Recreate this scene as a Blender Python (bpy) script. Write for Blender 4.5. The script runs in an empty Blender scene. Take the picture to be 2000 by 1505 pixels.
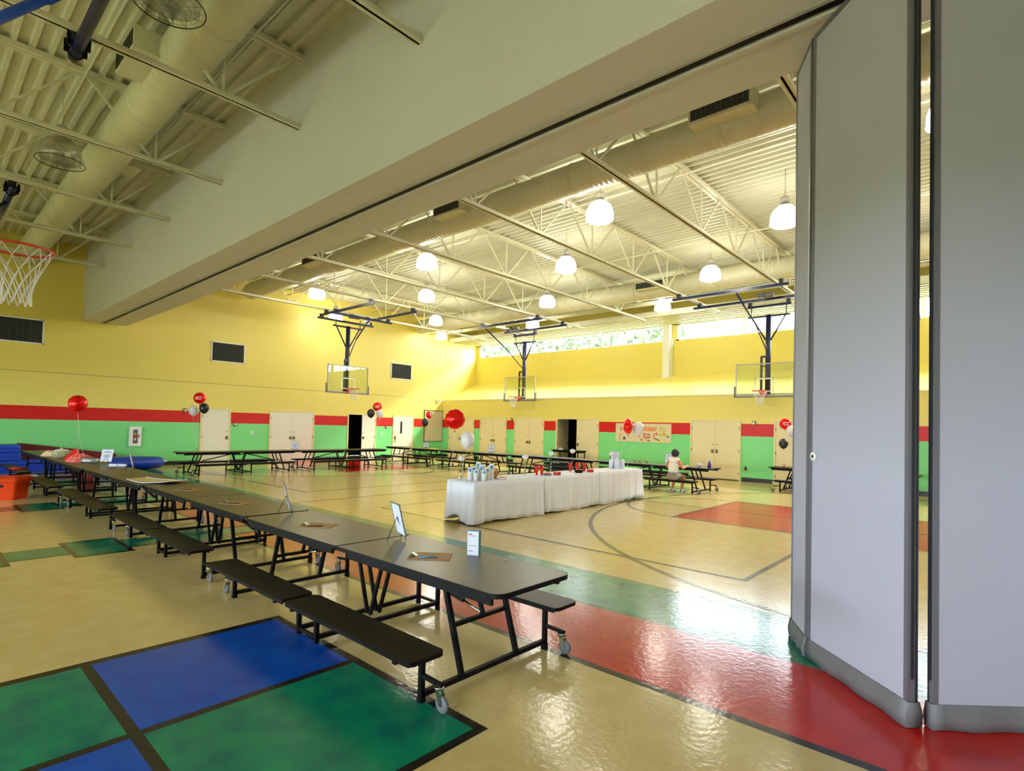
import bpy, bmesh, math, random
from math import sin, cos, pi, radians, atan2, hypot
from mathutils import Vector, Matrix
random.seed(7)
S = bpy.context.scene
C = S.collection

# ------------------------------------------------------------------ camera
FPX, CX, CY = 1075.0, 1000.0, 805.2
YAW, PITCH, ROLL = 2.304918, 0.025546, 0.0242247
fwd = Vector((cos(YAW)*cos(PITCH), sin(YAW)*cos(PITCH), sin(PITCH)))
r0 = Vector((sin(YAW), -cos(YAW), 0)); u0 = r0.cross(fwd)
right = r0*cos(ROLL) + u0*sin(ROLL); up = -r0*sin(ROLL) + u0*cos(ROLL)
cd = bpy.data.cameras.new('camera'); cam = bpy.data.objects.new('camera', cd); C.objects.link(cam)
M = Matrix(((right.x, up.x, -fwd.x, 0), (right.y, up.y, -fwd.y, 0), (right.z, up.z, -fwd.z, 1.70), (0, 0, 0, 1)))
cam.matrix_world = M
cd.sensor_fit = 'HORIZONTAL'; cd.sensor_width = 36.0; cd.lens = 36.0*FPX/2000.0
cd.shift_x = (1000.0-CX)/2000.0; cd.shift_y = (CY-752.5)/2000.0
cd.clip_start = 0.05; cd.clip_end = 300
S.camera = cam

# ------------------------------------------------------------------ colour management, world, sun
S.view_settings.view_transform = 'Standard'; S.view_settings.look = 'None'
S.view_settings.exposure = 0.1; S.view_settings.gamma = 1.0; S.view_settings.use_curve_mapping = False
S.cycles.use_denoising = True
S.cycles.max_bounces = 8; S.cycles.diffuse_bounces = 5; S.cycles.glossy_bounces = 4
S.cycles.transmission_bounces = 6; S.cycles.transparent_max_bounces = 12
S.cycles.caustics_reflective = False; S.cycles.caustics_refractive = False
S.cycles.sample_clamp_indirect = 6.0
S.cycles.use_light_tree = True
W = bpy.data.worlds.new('sky'); S.world = W; W.use_nodes = True
wn = W.node_tree; wn.nodes.clear()
wo = wn.nodes.new('ShaderNodeOutputWorld'); wb = wn.nodes.new('ShaderNodeBackground')
wt = wn.nodes.new('ShaderNodeTexSky'); wt.sky_type = 'HOSEK_WILKIE'; wt.turbidity = 6.0; wt.ground_albedo = 0.4
wt.sun_direction = (0.3, 0.55, 0.75)
mx = wn.nodes.new('ShaderNodeMixRGB'); mx.blend_type = 'MIX'; mx.inputs[0].default_value = 0.75
mx.inputs[2].default_value = (0.82, 0.91, 1.0, 1)
wn.links.new(wt.outputs[0], mx.inputs[1]); wn.links.new(mx.outputs[0], wb.inputs[0])
wb.inputs[1].default_value = 50.0
wn.links.new(wb.outputs[0], wo.inputs[0])

def add_light(name, kind, loc, energy, color=(1, 1, 1), **kw):
    l = bpy.data.lights.new(name, kind); l.energy = energy; l.color = color
    for k, v in kw.items(): setattr(l, k, v)
    o = bpy.data.objects.new(name, l); C.objects.link(o); o.location = loc
    return o
def aim(o, d): o.rotation_euler = Vector(d).to_track_quat('-Z', 'Y').to_euler()
sun = add_light('sun', 'SUN', (4, 30, 20), 60.0, (0.97, 0.99, 1.0), angle=radians(40))
aim(sun, (-1.1, -1.0, -1.3))
LAMP_EMIT = 34.0
# daylight that enters through the window openings
def portal(name, loc, sx, sy, d):
    o = add_light(name, 'AREA', loc, 1.0, shape='RECTANGLE', size=sx, size_y=sy)
    o.data.cycles.is_portal = True
    aim(o, d); return o

# ------------------------------------------------------------------ materials
def s2l(c):
    return tuple(((v/255.0)/12.92 if v/255.0 <= 0.04045 else ((v/255.0+0.055)/1.055)**2.4) for v in c)
MATS = {}
def mat(name, rgb, rough=0.5, metal=0.0, var=0.0, vscale=3.0, bump=0.0, bscale=40.0, emit=0.0, spec=0.5, coat=0.0, rgb2=None, stretch=None, alpha=1.0):
    if name in MATS: return MATS[name]
    m = bpy.data.materials.new(name); m.use_nodes = True; nt = m.node_tree
    b = nt.nodes['Principled BSDF']; c = s2l(rgb)
    b.inputs['Base Color'].default_value = (*c, 1); b.inputs['Roughness'].default_value = rough
    b.inputs['Metallic'].default_value = metal; b.inputs['Specular IOR Level'].default_value = spec
    if coat: b.inputs['Coat Weight'].default_value = coat; b.inputs['Coat Roughness'].default_value = 0.08
    if alpha < 1: b.inputs['Alpha'].default_value = alpha
    tc = nt.nodes.new('ShaderNodeTexCoord'); mp = nt.nodes.new('ShaderNodeMapping')
    nt.links.new(tc.outputs['Object'], mp.inputs[0])
    if stretch: mp.inputs['Scale'].default_value = stretch
    n = nt.nodes.new('ShaderNodeTexNoise'); n.inputs['Scale'].default_value = vscale; n.inputs['Detail'].default_value = 5
    nt.links.new(mp.outputs[0], n.inputs[0])
    rp = nt.nodes.new('ShaderNodeValToRGB')
    c2 = s2l(rgb2) if rgb2 else tuple(max(0, v*(1-var)) for v in c)
    c1 = c if rgb2 else tuple(min(1, v*(1+var)) for v in c)
    rp.color_ramp.elements[0].color = (*c2, 1); rp.color_ramp.elements[1].color = (*c1, 1)
    rp.color_ramp.elements[0].position = 0.33; rp.color_ramp.elements[1].position = 0.67
    nt.links.new(n.outputs[0], rp.inputs[0]); nt.links.new(rp.outputs[0], b.inputs['Base Color'])
    if bump:
        n2 = nt.nodes.new('ShaderNodeTexNoise'); n2.inputs['Scale'].default_value = bscale; n2.inputs['Detail'].default_value = 2
        nt.links.new(mp.outputs[0], n2.inputs[0])
        bp = nt.nodes.new('ShaderNodeBump'); bp.inputs['Strength'].default_value = bump; bp.inputs['Distance'].default_value = 0.01
        nt.links.new(n2.outputs[0], bp.inputs['Height']); nt.links.new(bp.outputs[0], b.inputs['Normal'])
    if emit:
        b.inputs['Emission Color'].default_value = (*c, 1); b.inputs['Emission Strength'].default_value = emit
    MATS[name] = m; return m

def floor_mat(name, rgb, rgb2):
    return mat(name, rgb, rough=0.165, rgb2=rgb2, vscale=5.0, bump=0.15, bscale=24.0, spec=0.4)
F_CREAM = floor_mat('floor_cream', (216, 194, 134), (209, 184, 118))
F_RED = floor_mat('floor_red', (204, 30, 10), (190, 22, 6))
F_GREEN = floor_mat('floor_green', (20, 138, 96), (6, 112, 96))
F_BLUE = floor_mat('floor_blue', (16, 84, 192), (10, 72, 176))
F_BLACK = floor_mat('floor_black', (46, 40, 30), (36, 32, 24))
F_GREY = floor_mat('floor_grey_line', (112, 112, 104), (96, 98, 92))
F_TAUPE = floor_mat('floor_taupe_line', (108, 100, 62), (98, 92, 56))
F_NAVY = floor_mat('floor_navy_line', (58, 66, 96), (50, 58, 90))

def wall_mat():
    m = bpy.data.materials.new('painted_wall'); m.use_nodes = True; nt = m.node_tree; b = nt.nodes['Principled BSDF']
    b.inputs['Roughness'].default_value = 0.42; b.inputs['Specular IOR Level'].default_value = 0.4
    g = nt.nodes.new('ShaderNodeNewGeometry'); sp = nt.nodes.new('ShaderNodeSeparateXYZ'); nt.links.new(g.outputs['Position'], sp.inputs[0])
    mr = nt.nodes.new('ShaderNodeMapRange'); mr.inputs['From Max'].default_value = 10.0; nt.links.new(sp.outputs[2], mr.inputs[0])
    rp = nt.nodes.new('ShaderNodeValToRGB'); cr = rp.color_ramp; cr.interpolation = 'CONSTANT'
    cols = [(0.0, (122, 212, 130)), (0.1535, (206, 206, 110)), (0.1555, (198, 18, 10)), (0.1965, (226, 210, 108)), (0.304, (192, 176, 90)), (0.3048, (226, 209, 104))]
    for i, (p, c) in enumerate(cols):
        e = cr.elements[i] if i < 2 else cr.elements.new(p)
        e.position = p; e.color = (*s2l(c), 1)
    nt.links.new(mr.outputs[0], rp.inputs[0]); nt.links.new(rp.outputs[0], b.inputs['Base Color'])
    n2 = nt.nodes.new('ShaderNodeTexNoise'); n2.inputs['Scale'].default_value = 60
    bp = nt.nodes.new('ShaderNodeBump'); bp.inputs['Strength'].default_value = 0.05; bp.inputs['Distance'].default_value = 0.005
    nt.links.new(n2.outputs[0], bp.inputs['Height']); nt.links.new(bp.outputs[0], b.inputs['Normal'])
    MATS['painted_wall'] = m; return m
WALL = wall_mat()
M_YEL = mat('yellow_paint', (226, 196, 78), 0.45)
M_CEIL = mat('ceiling_cream_paint', (210, 210, 186), 0.45, var=0.02)
M_STEEL = mat('cream_steel_paint', (214, 212, 184), 0.42, var=0.02)
M_DUCT = mat('duct_cream_paint', (208, 206, 174), 0.42, var=0.02)
M_BEAM = mat('beam_paint', (216, 214, 214), 0.6, var=0.015)
M_DOOR = mat('door_cream_paint', (222, 208, 158), 0.45, var=0.015)
M_FRAME = mat('door_frame_paint', (222, 210, 150), 0.45)
M_LEAFW = mat('door_white_paint', (222, 220, 198), 0.45, var=0.01)
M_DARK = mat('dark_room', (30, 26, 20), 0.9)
M_BASEB = mat('rubber_baseboard', (26, 24, 20), 0.35)
M_BLK = mat('black_powder_coat', (8, 8, 8), 0.5, spec=0.15, var=0.1, bump=0.03, bscale=200)
M_EDGE = mat('black_edge', (8, 8, 8), 0.5, spec=0.15)
M_TOP = mat('table_laminate', (58, 53, 36), 0.36, var=0.06, vscale=60)
M_BENCH = mat('bench_laminate', (20, 21, 16), 0.45, spec=0.35, var=0.06, vscale=60)
M_CHROME = mat('chrome', (210, 210, 205), 0.18, metal=1.0)
M_RUB = mat('grey_rubber', (96, 98, 102), 0.6)
M_NAVY = mat('navy_steel', (16, 22, 72), 0.35, var=0.05)
M_BLUEP = mat('blue_steel', (16, 78, 206), 0.35, var=0.05)
M_DKSTEEL = mat('dark_steel', (34, 36, 40), 0.4)
M_ORIM = mat('rim_orange_paint', (214, 52, 20), 0.4)
M_NET = mat('net_cord', (226, 222, 220), 0.8)
M_WHITE = mat('white_paint', (232, 232, 228), 0.5)
M_WFRAME = mat('white_window_frame', (236, 238, 240), 0.4)
M_CLOTH = mat('white_tablecloth', (230, 232, 240), 0.85, var=0.02, bump=0.08, bscale=12)
M_PANEL = mat('partition_fabric', (174, 176, 192), 0.9, var=0.03, vscale=180, bump=0.1, bscale=400)
M_PTRIM = mat('partition_trim', (104, 104, 112), 0.4)
M_PSEAL = mat('partition_vinyl', (112, 114, 116), 0.5)
M_PDARK = mat('partition_recess', (38, 38, 44), 0.5)
M_REDF = mat('red_foil', (232, 18, 10), 0.16, metal=0.35)
M_WBAL = mat('white_latex', (226, 224, 222), 0.3)
M_BBAL = mat('black_latex', (34, 38, 40), 0.3)
M_RIB = mat('ribbon', (222, 206, 196), 0.6)
M_PAPER = mat('paper', (210, 215, 226), 0.7)
M_INK = mat('ink', (70, 72, 78), 0.7)
M_CLIPB = mat('hardboard', (164, 118, 62), 0.6, var=0.08, vscale=40)
M_ORANGE = mat('orange_plastic', (200, 58, 4), 0.7, spec=0.15, var=0.05)
M_MATB = mat('blue_vinyl', (18, 62, 176), 0.4, var=0.06, bump=0.1, bscale=5)
M_MAROON = mat('maroon_vinyl', (112, 22, 26), 0.45, var=0.08)
M_REDP = mat('red_plastic', (204, 26, 18), 0.35)
M_REDT = mat('red_paper', (222, 28, 24), 0.7, rgb2=(236, 150, 140), vscale=14)
M_GREENL = mat('leaf_green', (64, 104, 46), 0.6)
M_GREY = mat('grey_plastic', (110, 112, 116), 0.45)
M_GRILLE = mat('grille_dark', (42, 46, 40), 0.7)
M_SLAT = mat('grille_slat', (70, 72, 60), 0.6)
M_BRASS = mat('dull_bronze', (116, 104, 66), 0.4, metal=0.6)
M_TRIMG = mat('grey_frame', (172, 168, 160), 0.4)
M_SKIN = mat('skin', (206, 128, 84), 0.55)
M_HAIR = mat('black_hair', (26, 20, 18), 0.6, var=0.3, vscale=30)
M_SHIRT = mat('white_knit', (226, 220, 210), 0.85, bump=0.1, bscale=60)
M_SHORT = mat('grey_cotton', (150, 146, 138), 0.85)
M_SHOE = mat('white_shoe', (226, 228, 234), 0.6)
M_SHOEB = mat('navy_shoe_stripe', (40, 46, 84), 0.6)
M_CARD = mat('cardboard', (186, 124, 68), 0.7)
M_CYAN = mat('cyan_label', (38, 142, 196), 0.5)
M_TEAL = mat('teal_print', (24, 132, 148), 0.5)
M_PURP = mat('purple_liquid', (66, 44, 152), 0.3)
M_YELP = mat('yellow_plastic', (236, 202, 44), 0.5)

def glass_mat(name, tint, mixf, rough=0.02):
    m = bpy.data.materials.new(name); m.use_nodes = True; nt = m.node_tree; nt.nodes.clear()
    o = nt.nodes.new('ShaderNodeOutputMaterial'); t = nt.nodes.new('ShaderNodeBsdfTransparent'); g = nt.nodes.new('ShaderNodeBsdfGlossy')
    t.inputs[0].default_value = (*tint, 1); g.inputs['Roughness'].default_value = rough
    x = nt.nodes.new('ShaderNodeMixShader'); x.inputs[0].default_value = mixf
    nt.links.new(t.outputs[0], x.inputs[1]); nt.links.new(g.outputs[0], x.inputs[2]); nt.links.new(x.outputs[0], o.inputs[0])
    MATS[name] = m; return m
M_GLASS = glass_mat('window_glass', (0.97, 0.985, 0.98), 0.05)
M_BGLASS = glass_mat('backboard_glass', (0.88, 0.93, 0.88), 0.06)
M_VASE = glass_mat('vase_glass', (0.8, 0.86, 0.82), 0.25)
M_LENSOFF = glass_mat('unlit_lens', (0.86, 0.86, 0.80), 0.22, 0.25)
m = bpy.data.materials.new('lamp_glow'); m.use_nodes = True; nt = m.node_tree; nt.nodes.clear()
o_ = nt.nodes.new('ShaderNodeOutputMaterial'); e_ = nt.nodes.new('ShaderNodeEmission')
e_.inputs[0].default_value = (1.0, 0.95, 0.84, 1); e_.inputs[1].default_value = LAMP_EMIT
nt.links.new(e_.outputs[0], o_.inputs[0]); M_GLOW = m

# ------------------------------------------------------------------ mesh helpers
class MB:
    def __init__(s): s.v = []; s.f = []; s.m = []; s.mats = []; s.sm = []
    def mi(s, m):
        if m not in s.mats: s.mats.append(m)
        return s.mats.index(m)
    def add(s, vs, fs, m, smooth=False, T=None):
        n = len(s.v); i = s.mi(m)
        for v in vs: s.v.append(tuple(T @ Vector(v)) if T else tuple(v))
        for f in fs: s.f.append([n+k for k in f]); s.m.append(i); s.sm.append(smooth)
        return s
    def box(s, x0, x1, y0, y1, z0, z1, m, T=None):
        v = [(x0, y0, z0), (x1, y0, z0), (x1, y1, z0), (x0, y1, z0), (x0, y0, z1), (x1, y0, z1), (x1, y1, z1), (x0, y1, z1)]
        return s.add(v, [(0, 3, 2, 1), (4, 5, 6, 7), (0, 1, 5, 4), (1, 2, 6, 5), (2, 3, 7, 6), (3, 0, 4, 7)], m, False, T)
    def bar(s, a, b, w, h, m, upv=(0, 0, 1)):     # rectangular bar a->b
        a = Vector(a); b = Vector(b); d = (b-a).normalized(); u = Vector(upv)
        if abs(d.dot(u)) > 0.98: u = Vector((1, 0, 0))
        sd = d.cross(u).normalized(); u = sd.cross(d).normalized()
        vs = []
        for p in (a, b):
            for i, j in ((-1, -1), (1, -1), (1, 1), (-1, 1)): vs.append(p+sd*(w/2*i)+u*(h/2*j))
        return s.add(vs, [(0, 1, 2, 3), (7, 6, 5, 4), (0, 4, 5, 1), (1, 5, 6, 2), (2, 6, 7, 3), (3, 7, 4, 0)], m)
    def tube(s, pts, r, m, n=8, cap=True):
        pts = [Vector(p) for p in pts]; rs = r if isinstance(r, (list, tuple)) else [r]*len(pts)
        vs = []; fs = []; pu = None
        for i, p in enumerate(pts):
            d = (pts[min(i+1, len(pts)-1)]-pts[max(i-1, 0)])
            d = d.normalized() if d.length > 1e-9 else Vector((0, 0, 1))
            u = pu if pu is not None else (Vector((0, 0, 1)) if abs(d.z) < 0.9 else Vector((1, 0, 0)))
            sd = d.cross(u)
            if sd.length < 1e-6: sd = d.cross(Vector((0, 1, 0)))
            sd.normalize(); u = sd.cross(d).normalized(); pu = u
            for k in range(n):
                a = 2*pi*k/n; vs.append(p+(sd*cos(a)+u*sin(a))*rs[i])
        for i in range(len(pts)-1):
            for k in range(n):
                a, b = i*n+k, i*n+(k+1) % n; fs.append((a, b, b+n, a+n))
        if cap: fs.append(tuple(range(n-1, -1, -1))); fs.append(tuple((len(pts)-1)*n+k for k in range(n)))
        return s.add(vs, fs, m, True)
    def lathe(s, prof, m, n=16, T=None, c=(0, 0, 0), smooth=True, sx=1, sy=1):
        vs = []; fs = []
        for r, z in prof:
            for k in range(n):
                a = 2*pi*k/n; vs.append((c[0]+r*cos(a)*sx, c[1]+r*sin(a)*sy, c[2]+z))
        for i in range(len(prof)-1):
            for k in range(n):
                a, b = i*n+k, i*n+(k+1) % n; fs.append((a, b, b+n, a+n))
        if prof[0][0] > 1e-6: fs.append(tuple(range(n-1, -1, -1)))
        if prof[-1][0] > 1e-6: fs.append(tuple((len(prof)-1)*n+k for k in range(n)))
        return s.add(vs, fs, m, smooth, T)
    def prism(s, poly, z0, z1, m, T=None):
        n = len(poly); vs = [(x, y, z0) for x, y in poly]+[(x, y, z1) for x, y in poly]
        fs = [tuple(range(n-1, -1, -1)), tuple(range(n, 2*n))]+[(k, (k+1) % n, n+(k+1) % n, n+k) for k in range(n)]
        return s.add(vs, fs, m, False, T)
    def build(s, name, parent=None, loc=None):
        me = bpy.data.meshes.new(name); me.from_pydata(s.v, [], s.f)
        for m in s.mats: me.materials.append(m)
        for p, i, q in zip(me.polygons, s.m, s.sm): p.material_index = i; p.use_smooth = q
        me.update(); me.validate()
        o = bpy.data.objects.new(name, me); C.objects.link(o)
        if parent: o.parent = parent
        if loc: o.location = loc
        return o
def tag(o, label=None, cat=None, group=None, kind=None):
    if label: o['label'] = label
    if cat: o['category'] = cat
    if group: o['group'] = group
    if kind: o['kind'] = kind
    return o
def empty(name, loc=(0, 0, 0), rz=0.0, label=None, cat=None, group=None, kind=None):
    o = bpy.data.objects.new(name, None); C.objects.link(o); o.location = loc; o.rotation_euler = (0, 0, rz)
    o.empty_display_size = 0.1
    return tag(o, label, cat, group, kind)
def copy_tree(o, parent=None):
    c = o.copy(); C.objects.link(c)
    if parent is not None: c.parent = parent
    for ch in list(KIDS.get(o.name, [])): pass
    for ch in [k for k in bpy.data.objects if k.parent == o]: copy_tree(ch, c)
    return c
KIDS = {}
def struct(o, label=None): return tag(o, label, kind='structure')
def T(loc=(0, 0, 0), rz=0, rx=0, ry=0):
    return Matrix.Translation(loc) @ Matrix.Rotation(rz, 4, 'Z') @ Matrix.Rotation(ry, 4, 'Y') @ Matrix.Rotation(rx, 4, 'X')
def rrect(x0, x1, y0, y1, r, corners=(1, 1, 1, 1), n=5):
    pts = []
    for (cx, cy, a0, k) in ((x1-r, y1-r, 0, 0), (x0+r, y1-r, 90, 1), (x0+r, y0+r, 180, 2), (x1-r, y0+r, 270, 3)):
        if corners[k]:
            for i in range(n+1):
                a = radians(a0+90*i/n); pts.append((cx+r*cos(a), cy+r*sin(a)))
        else: pts.append(({0: x1, 1: x0, 2: x0, 3: x1}[k], {0: y1, 1: y1, 2: y0, 3: y0}[k]))
    return pts

# ================================================================== SETTING
XA, YB, YU = -22.695, 19.55, 22.02      # door wall, lower far wall, upper far wall
XE, YS = 7.0, -9.0                       # walls behind and beside the camera
YH0, YH1, ZH = 3.89, 5.12, 4.86          # header beam over the opening
ZD = 7.24                                # roof deck
# ---- floor
fl = struct(MB().box(XA-0.2, XE+0.2, YS-0.2, YU+0.2, -0.2, 0.0, F_CREAM).build('floor'))
def inlay(name, polys, m, z):
    b = MB()
    for p in polys:
        b.add([(x, y, z) for x, y in p], [tuple(range(len(p)))], m)
    o = b.build(name, fl); return o
def R4(x0, x1, y0, y1): return [(x0, y0), (x1, y0), (x1, y1), (x0, y1)]
inlay('red_band', [R4(XA, XE, 3.42, 4.49)], F_RED, 0.0006)
inlay('green_band', [R4(XA, XE, 4.54, 5.54)], F_GREEN, 0.0006)
inlay('band_edge', [R4(XA, XE, 3.35, 3.42)], F_BLACK, 0.0006)
inlay('band_edge', [R4(XA, XE, 4.49, 4.54), R4(XA, XE, 5.54, 5.575)], F_GREY, 0.0006)
# the big four-square inlay in front
inlay('square_border', [R4(-4.74, -2.17, -0.45, 2.27)], F_BLACK, 0.0006)
inlay('blue_square', [R4(-4.66, -3.51, 0.93, 2.21), R4(-3.45, -2.23, -0.39, 0.87)], F_BLUE, 0.0012)
inlay('green_square', [R4(-3.45, -2.23, 0.93, 2.21), R4(-4.66, -3.51, -0.39, 0.87)], F_GREEN, 0.0012)
for xs in (-8.84, -13.35, -17.85):
    polys = []; edges = []; strips = []; se = []
    for k in range(-3, 3):
        y = 1.47+k*1.19-0.02
        if y+0.62 > 3.3: continue
        edges.append(R4(xs-0.545, xs+0.545, y, y+0.62)); polys += [R4(xs-0.475, xs-0.02, y+0.055, y+0.565), R4(xs+0.02, xs+0.475, y+0.055, y+0.565)]
        se.append(R4(xs-0.31, xs+0.31, y+0.62, y+1.19)); strips.append(R4(xs-0.265, xs+0.265, y+0.62, y+1.19))
    inlay('chain_border', edges, F_BLACK, 0.0006); inlay('chain_border', se, F_BLACK, 0.0006)
    inlay('chain_square', polys, F_GREEN, 0.0012); inlay('chain_strip', strips, F_GREEN, 0.0012)
# court keys and lines
inlay('court_key', [R4(-4.93, 2.5, 10.25, 13.75)], F_RED, 0.0006)
inlay('court_key', [R4(XA, -16.95, 10.25, 13.75)], F_RED, 0.0006)
def arc(cx, cy, r, a0, a1, w, n=40):
    out = []
    for i in range(n):
        a, b = radians(a0+(a1-a0)*i/n), radians(a0+(a1-a0)*(i+1)/n)
        out.append([(cx+(r-w)*cos(a), cy+(r-w)*sin(a)), (cx+r*cos(a), cy+r*sin(a)), (cx+r*cos(b), cy+r*sin(b)), (cx+(r-w)*cos(b), cy+(r-w)*sin(b))])
    return out
inlay('court_line', arc(-4.93, 12.0, 1.76, 60, 300, 0.06)+arc(-16.95, 12.0, 1.76, -120, 120, 0.06), F_GREY, 0.0018)
inlay('court_line', arc(-0.18, 12.0, 6.55, 90, 270, 0.075, 70)+arc(-21.7, 12.0, 6.55, -90, 90, 0.075, 70), F_TAUPE, 0.0024)
def hl(x0, x1, y, w=0.05): return R4(x0, x1, y-w/2, y+w/2)
def vl(x, y0, y1, w=0.05): return R4(x-w/2, x+w/2, y0, y1)
inlay('court_line', [hl(-9.42, -2.22, 6.55), vl(-2.25, 6.57, 19, 0.06), vl(-9.42, 6.57, 19, 0.04), hl(-22.3, -12.6, 6.6, 0.045), vl(-12.6, 6.6, 19, 0.04), vl(-11.05, 5.6, 19.2, 0.04), hl(XA, XE, 12.0, 0.035)], F_NAVY, 0.003)
inlay('court_line', [vl(-4.93, 10.22, 13.78, 0.06), hl(-4.93, 2.5, 10.23), hl(-4.93, 2.5, 13.77), vl(-16.95, 10.22, 13.78, 0.06), hl(XA, -16.95, 10.23), hl(XA, -16.95, 13.77), hl(-22.3, 1.0, 18.2, 0.04)], F_GREY, 0.0034)

# ---- walls (boxes around their openings)
def wall_x(name, x0, x1, y0, y1, z0, z1, opens, m):   # wall lying along y, openings (ya, yb, za, zb)
    b = MB(); ys = sorted({y0, y1, *[o[0] for o in opens], *[o[1] for o in opens]})
    for a, c in zip(ys[:-1], ys[1:]):
        mid = (a+c)/2; cut = sorted([(o[2], o[3]) for o in opens if o[0] < mid < o[1]]); z = z0
        for za, zb in cut:
            if za > z: b.box(x0, x1, a, c, z, za, m)
            z = zb
        if z < z1: b.box(x0, x1, a, c, z, z1, m)
    return struct(b.build(name))
def wall_y(name, y0, y1, x0, x1, z0, z1, opens, m):
    b = MB(); xs = sorted({x0, x1, *[o[0] for o in opens], *[o[1] for o in opens]})
    for a, c in zip(xs[:-1], xs[1:]):
        mid = (a+c)/2; cut = sorted([(o[2], o[3]) for o in opens if o[0] < mid < o[1]]); z = z0
        for za, zb in cut:
            if za > z: b.box(a, c, y0, y1, z, za, m)
            z = zb
        if z < z1: b.box(a, c, y0, y1, z, z1, m)
    return struct(b.build(name))
wall_x('wall_left', XA-0.2, XA, YS-0.2, YU+0.2, 0, ZD+0.1, [(13.86, 15.30, 0, 2.10)], WALL)
wall_y('wall_back', YB, YB+0.15, XA, XE, 0, 3.02, [(-14.92, -12.76, 0, 2.08)], WALL)
SILL, WTOP = 5.53, 6.24
wall_y('wall_back_upper', YU, YU+0.2, XA, XE, 3.9, ZD+0.1, [(-22.52, -11.10, SILL, WTOP), (-10.55, 5.5, SILL, WTOP)], WALL)
struct(MB().add([(XA, YB, 3.02), (XE, YB, 3.02), (XE, YU, 4.05), (XA, YU, 4.05), (XA, YB+0.02, 2.9), (XE, YB+0.02, 2.9), (XE, YU, 3.9), (XA, YU, 3.9)],
    [(0, 1, 2, 3), (7, 6, 5, 4), (0, 4, 5, 1)], mat('slope_paint', (228, 212, 116), 0.5)).build('wall_back_slope'))
struct(MB().box(XA, XE, YB-0.012, YB+0.03, 2.985, 3.03, M_FRAME).build('trim_1'))
M_OFFW = mat('offwhite_wall', (214, 214, 212), 0.6)
wall_x('wall_right', XE, XE+0.2, YS-0.2, YU+0.2, 0, ZD+0.1, [], M_OFFW)
wall_y('wall_front', YS-0.2, YS, XA-0.2, XE+0.2, 0, ZD+0.1, [(-17.0, -10.0, 1.0, 2.7), (-7.0, 4.0, 1.0, 2.7)], M_OFFW)
# baseboards
struct(MB().box(XA, XA+0.015, YS, 7.55, 0, 0.14, M_BASEB).box(XA, XA+0.015, 8.66, 10.15, 0, 0.14, M_BASEB).box(XA, XA+0.015, 12.2, 13.72, 0, 0.14, M_BASEB)
    .box(XA, XA+0.015, 15.4, 16.3, 0, 0.14, M_BASEB).box(XA, XA+0.015, 17.66, YB, 0, 0.14, M_BASEB).build('baseboard_left'))
bb = MB()
for a, c in ((XA, -22.2), (-20.15, -19.85), (-17.9, -17.5), (-15.6, -15.02), (-12.66, -8.78), (-6.86, -5.86), (-3.9, XE)): bb.box(a, c, YB-0.015, YB, 0, 0.14, M_BASEB)
struct(bb.build('baseboard_back'))
# dark rooms seen through the two open doorways
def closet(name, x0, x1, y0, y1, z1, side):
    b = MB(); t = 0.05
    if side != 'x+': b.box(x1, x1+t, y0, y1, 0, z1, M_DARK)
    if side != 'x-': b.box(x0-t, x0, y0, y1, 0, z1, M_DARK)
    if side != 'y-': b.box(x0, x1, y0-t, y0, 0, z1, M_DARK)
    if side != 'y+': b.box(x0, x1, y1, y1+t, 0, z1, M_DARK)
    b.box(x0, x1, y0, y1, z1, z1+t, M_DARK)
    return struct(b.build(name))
closet('wall_store_room', XA-2.6, XA-0.2, 13.0, 16.2, 2.6, 'x+')
closet('wall_hall_room', -15.6, -12.0, YB+0.15, YB+2.3, 2.6, 'y-')
struct(MB().box(XA-2.6, XA-0.2, 13, 16.2, -0.1, -0.001, M_DARK).build('floor_store_room'))
# ---- header beam with the partition track
hb = MB().box(XA, XE, YH0, 4.42, ZH, ZD, M_BEAM).box(XA, XE, 4.53, YH1, ZH, ZD, M_BEAM).box(XA, XE, 4.42, 4.53, ZH+0.06, ZD, M_DARK)
hbo = struct(hb.build('header_beam'))
MB().box(XA, XE, 4.385, 4.42, ZH-0.02, ZH, M_TRIMG).box(XA, XE, 4.53, 4.575, ZH-0.02, ZH, M_BEAM).box(XA, XE, 4.448, 4.50, ZH-0.005, ZH+0.05, M_BLK).build('partition_track', hbo)
# ---- ceiling: corrugated roof deck, ribs along x
def deck(name, y0, y1, z, pitch=0.215, h=0.07, up=True):
    vs = []; fs = []; y = y0; k = 0; prof = []
    while y < y1-1e-6:
        prof += [(y, z), (min(y+pitch*0.26, y1), z), (min(y+pitch*0.34, y1), z+h), (min(y+pitch*0.92, y1), z+h)]
        y += pitch
    prof.append((y1, z))
    for py, pz in prof: vs += [(XA-0.1, py, pz), (XE+0.1, py, pz)]
    for i in range(len(prof)-1): fs.append((2*i, 2*i+1, 2*i+3, 2*i+2))
    b = MB().add(vs, fs, M_CEIL)
    b.box(XA-0.2, XE+0.2, y0-0.1, y1+0.1, z+0.1, z+0.2, M_CEIL)
    return struct(b.build(name))
deck('ceiling', YS, YH0+0.3, ZD); deck('ceiling_far', YH0+0.3, YU+0.1, ZD)
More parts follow.
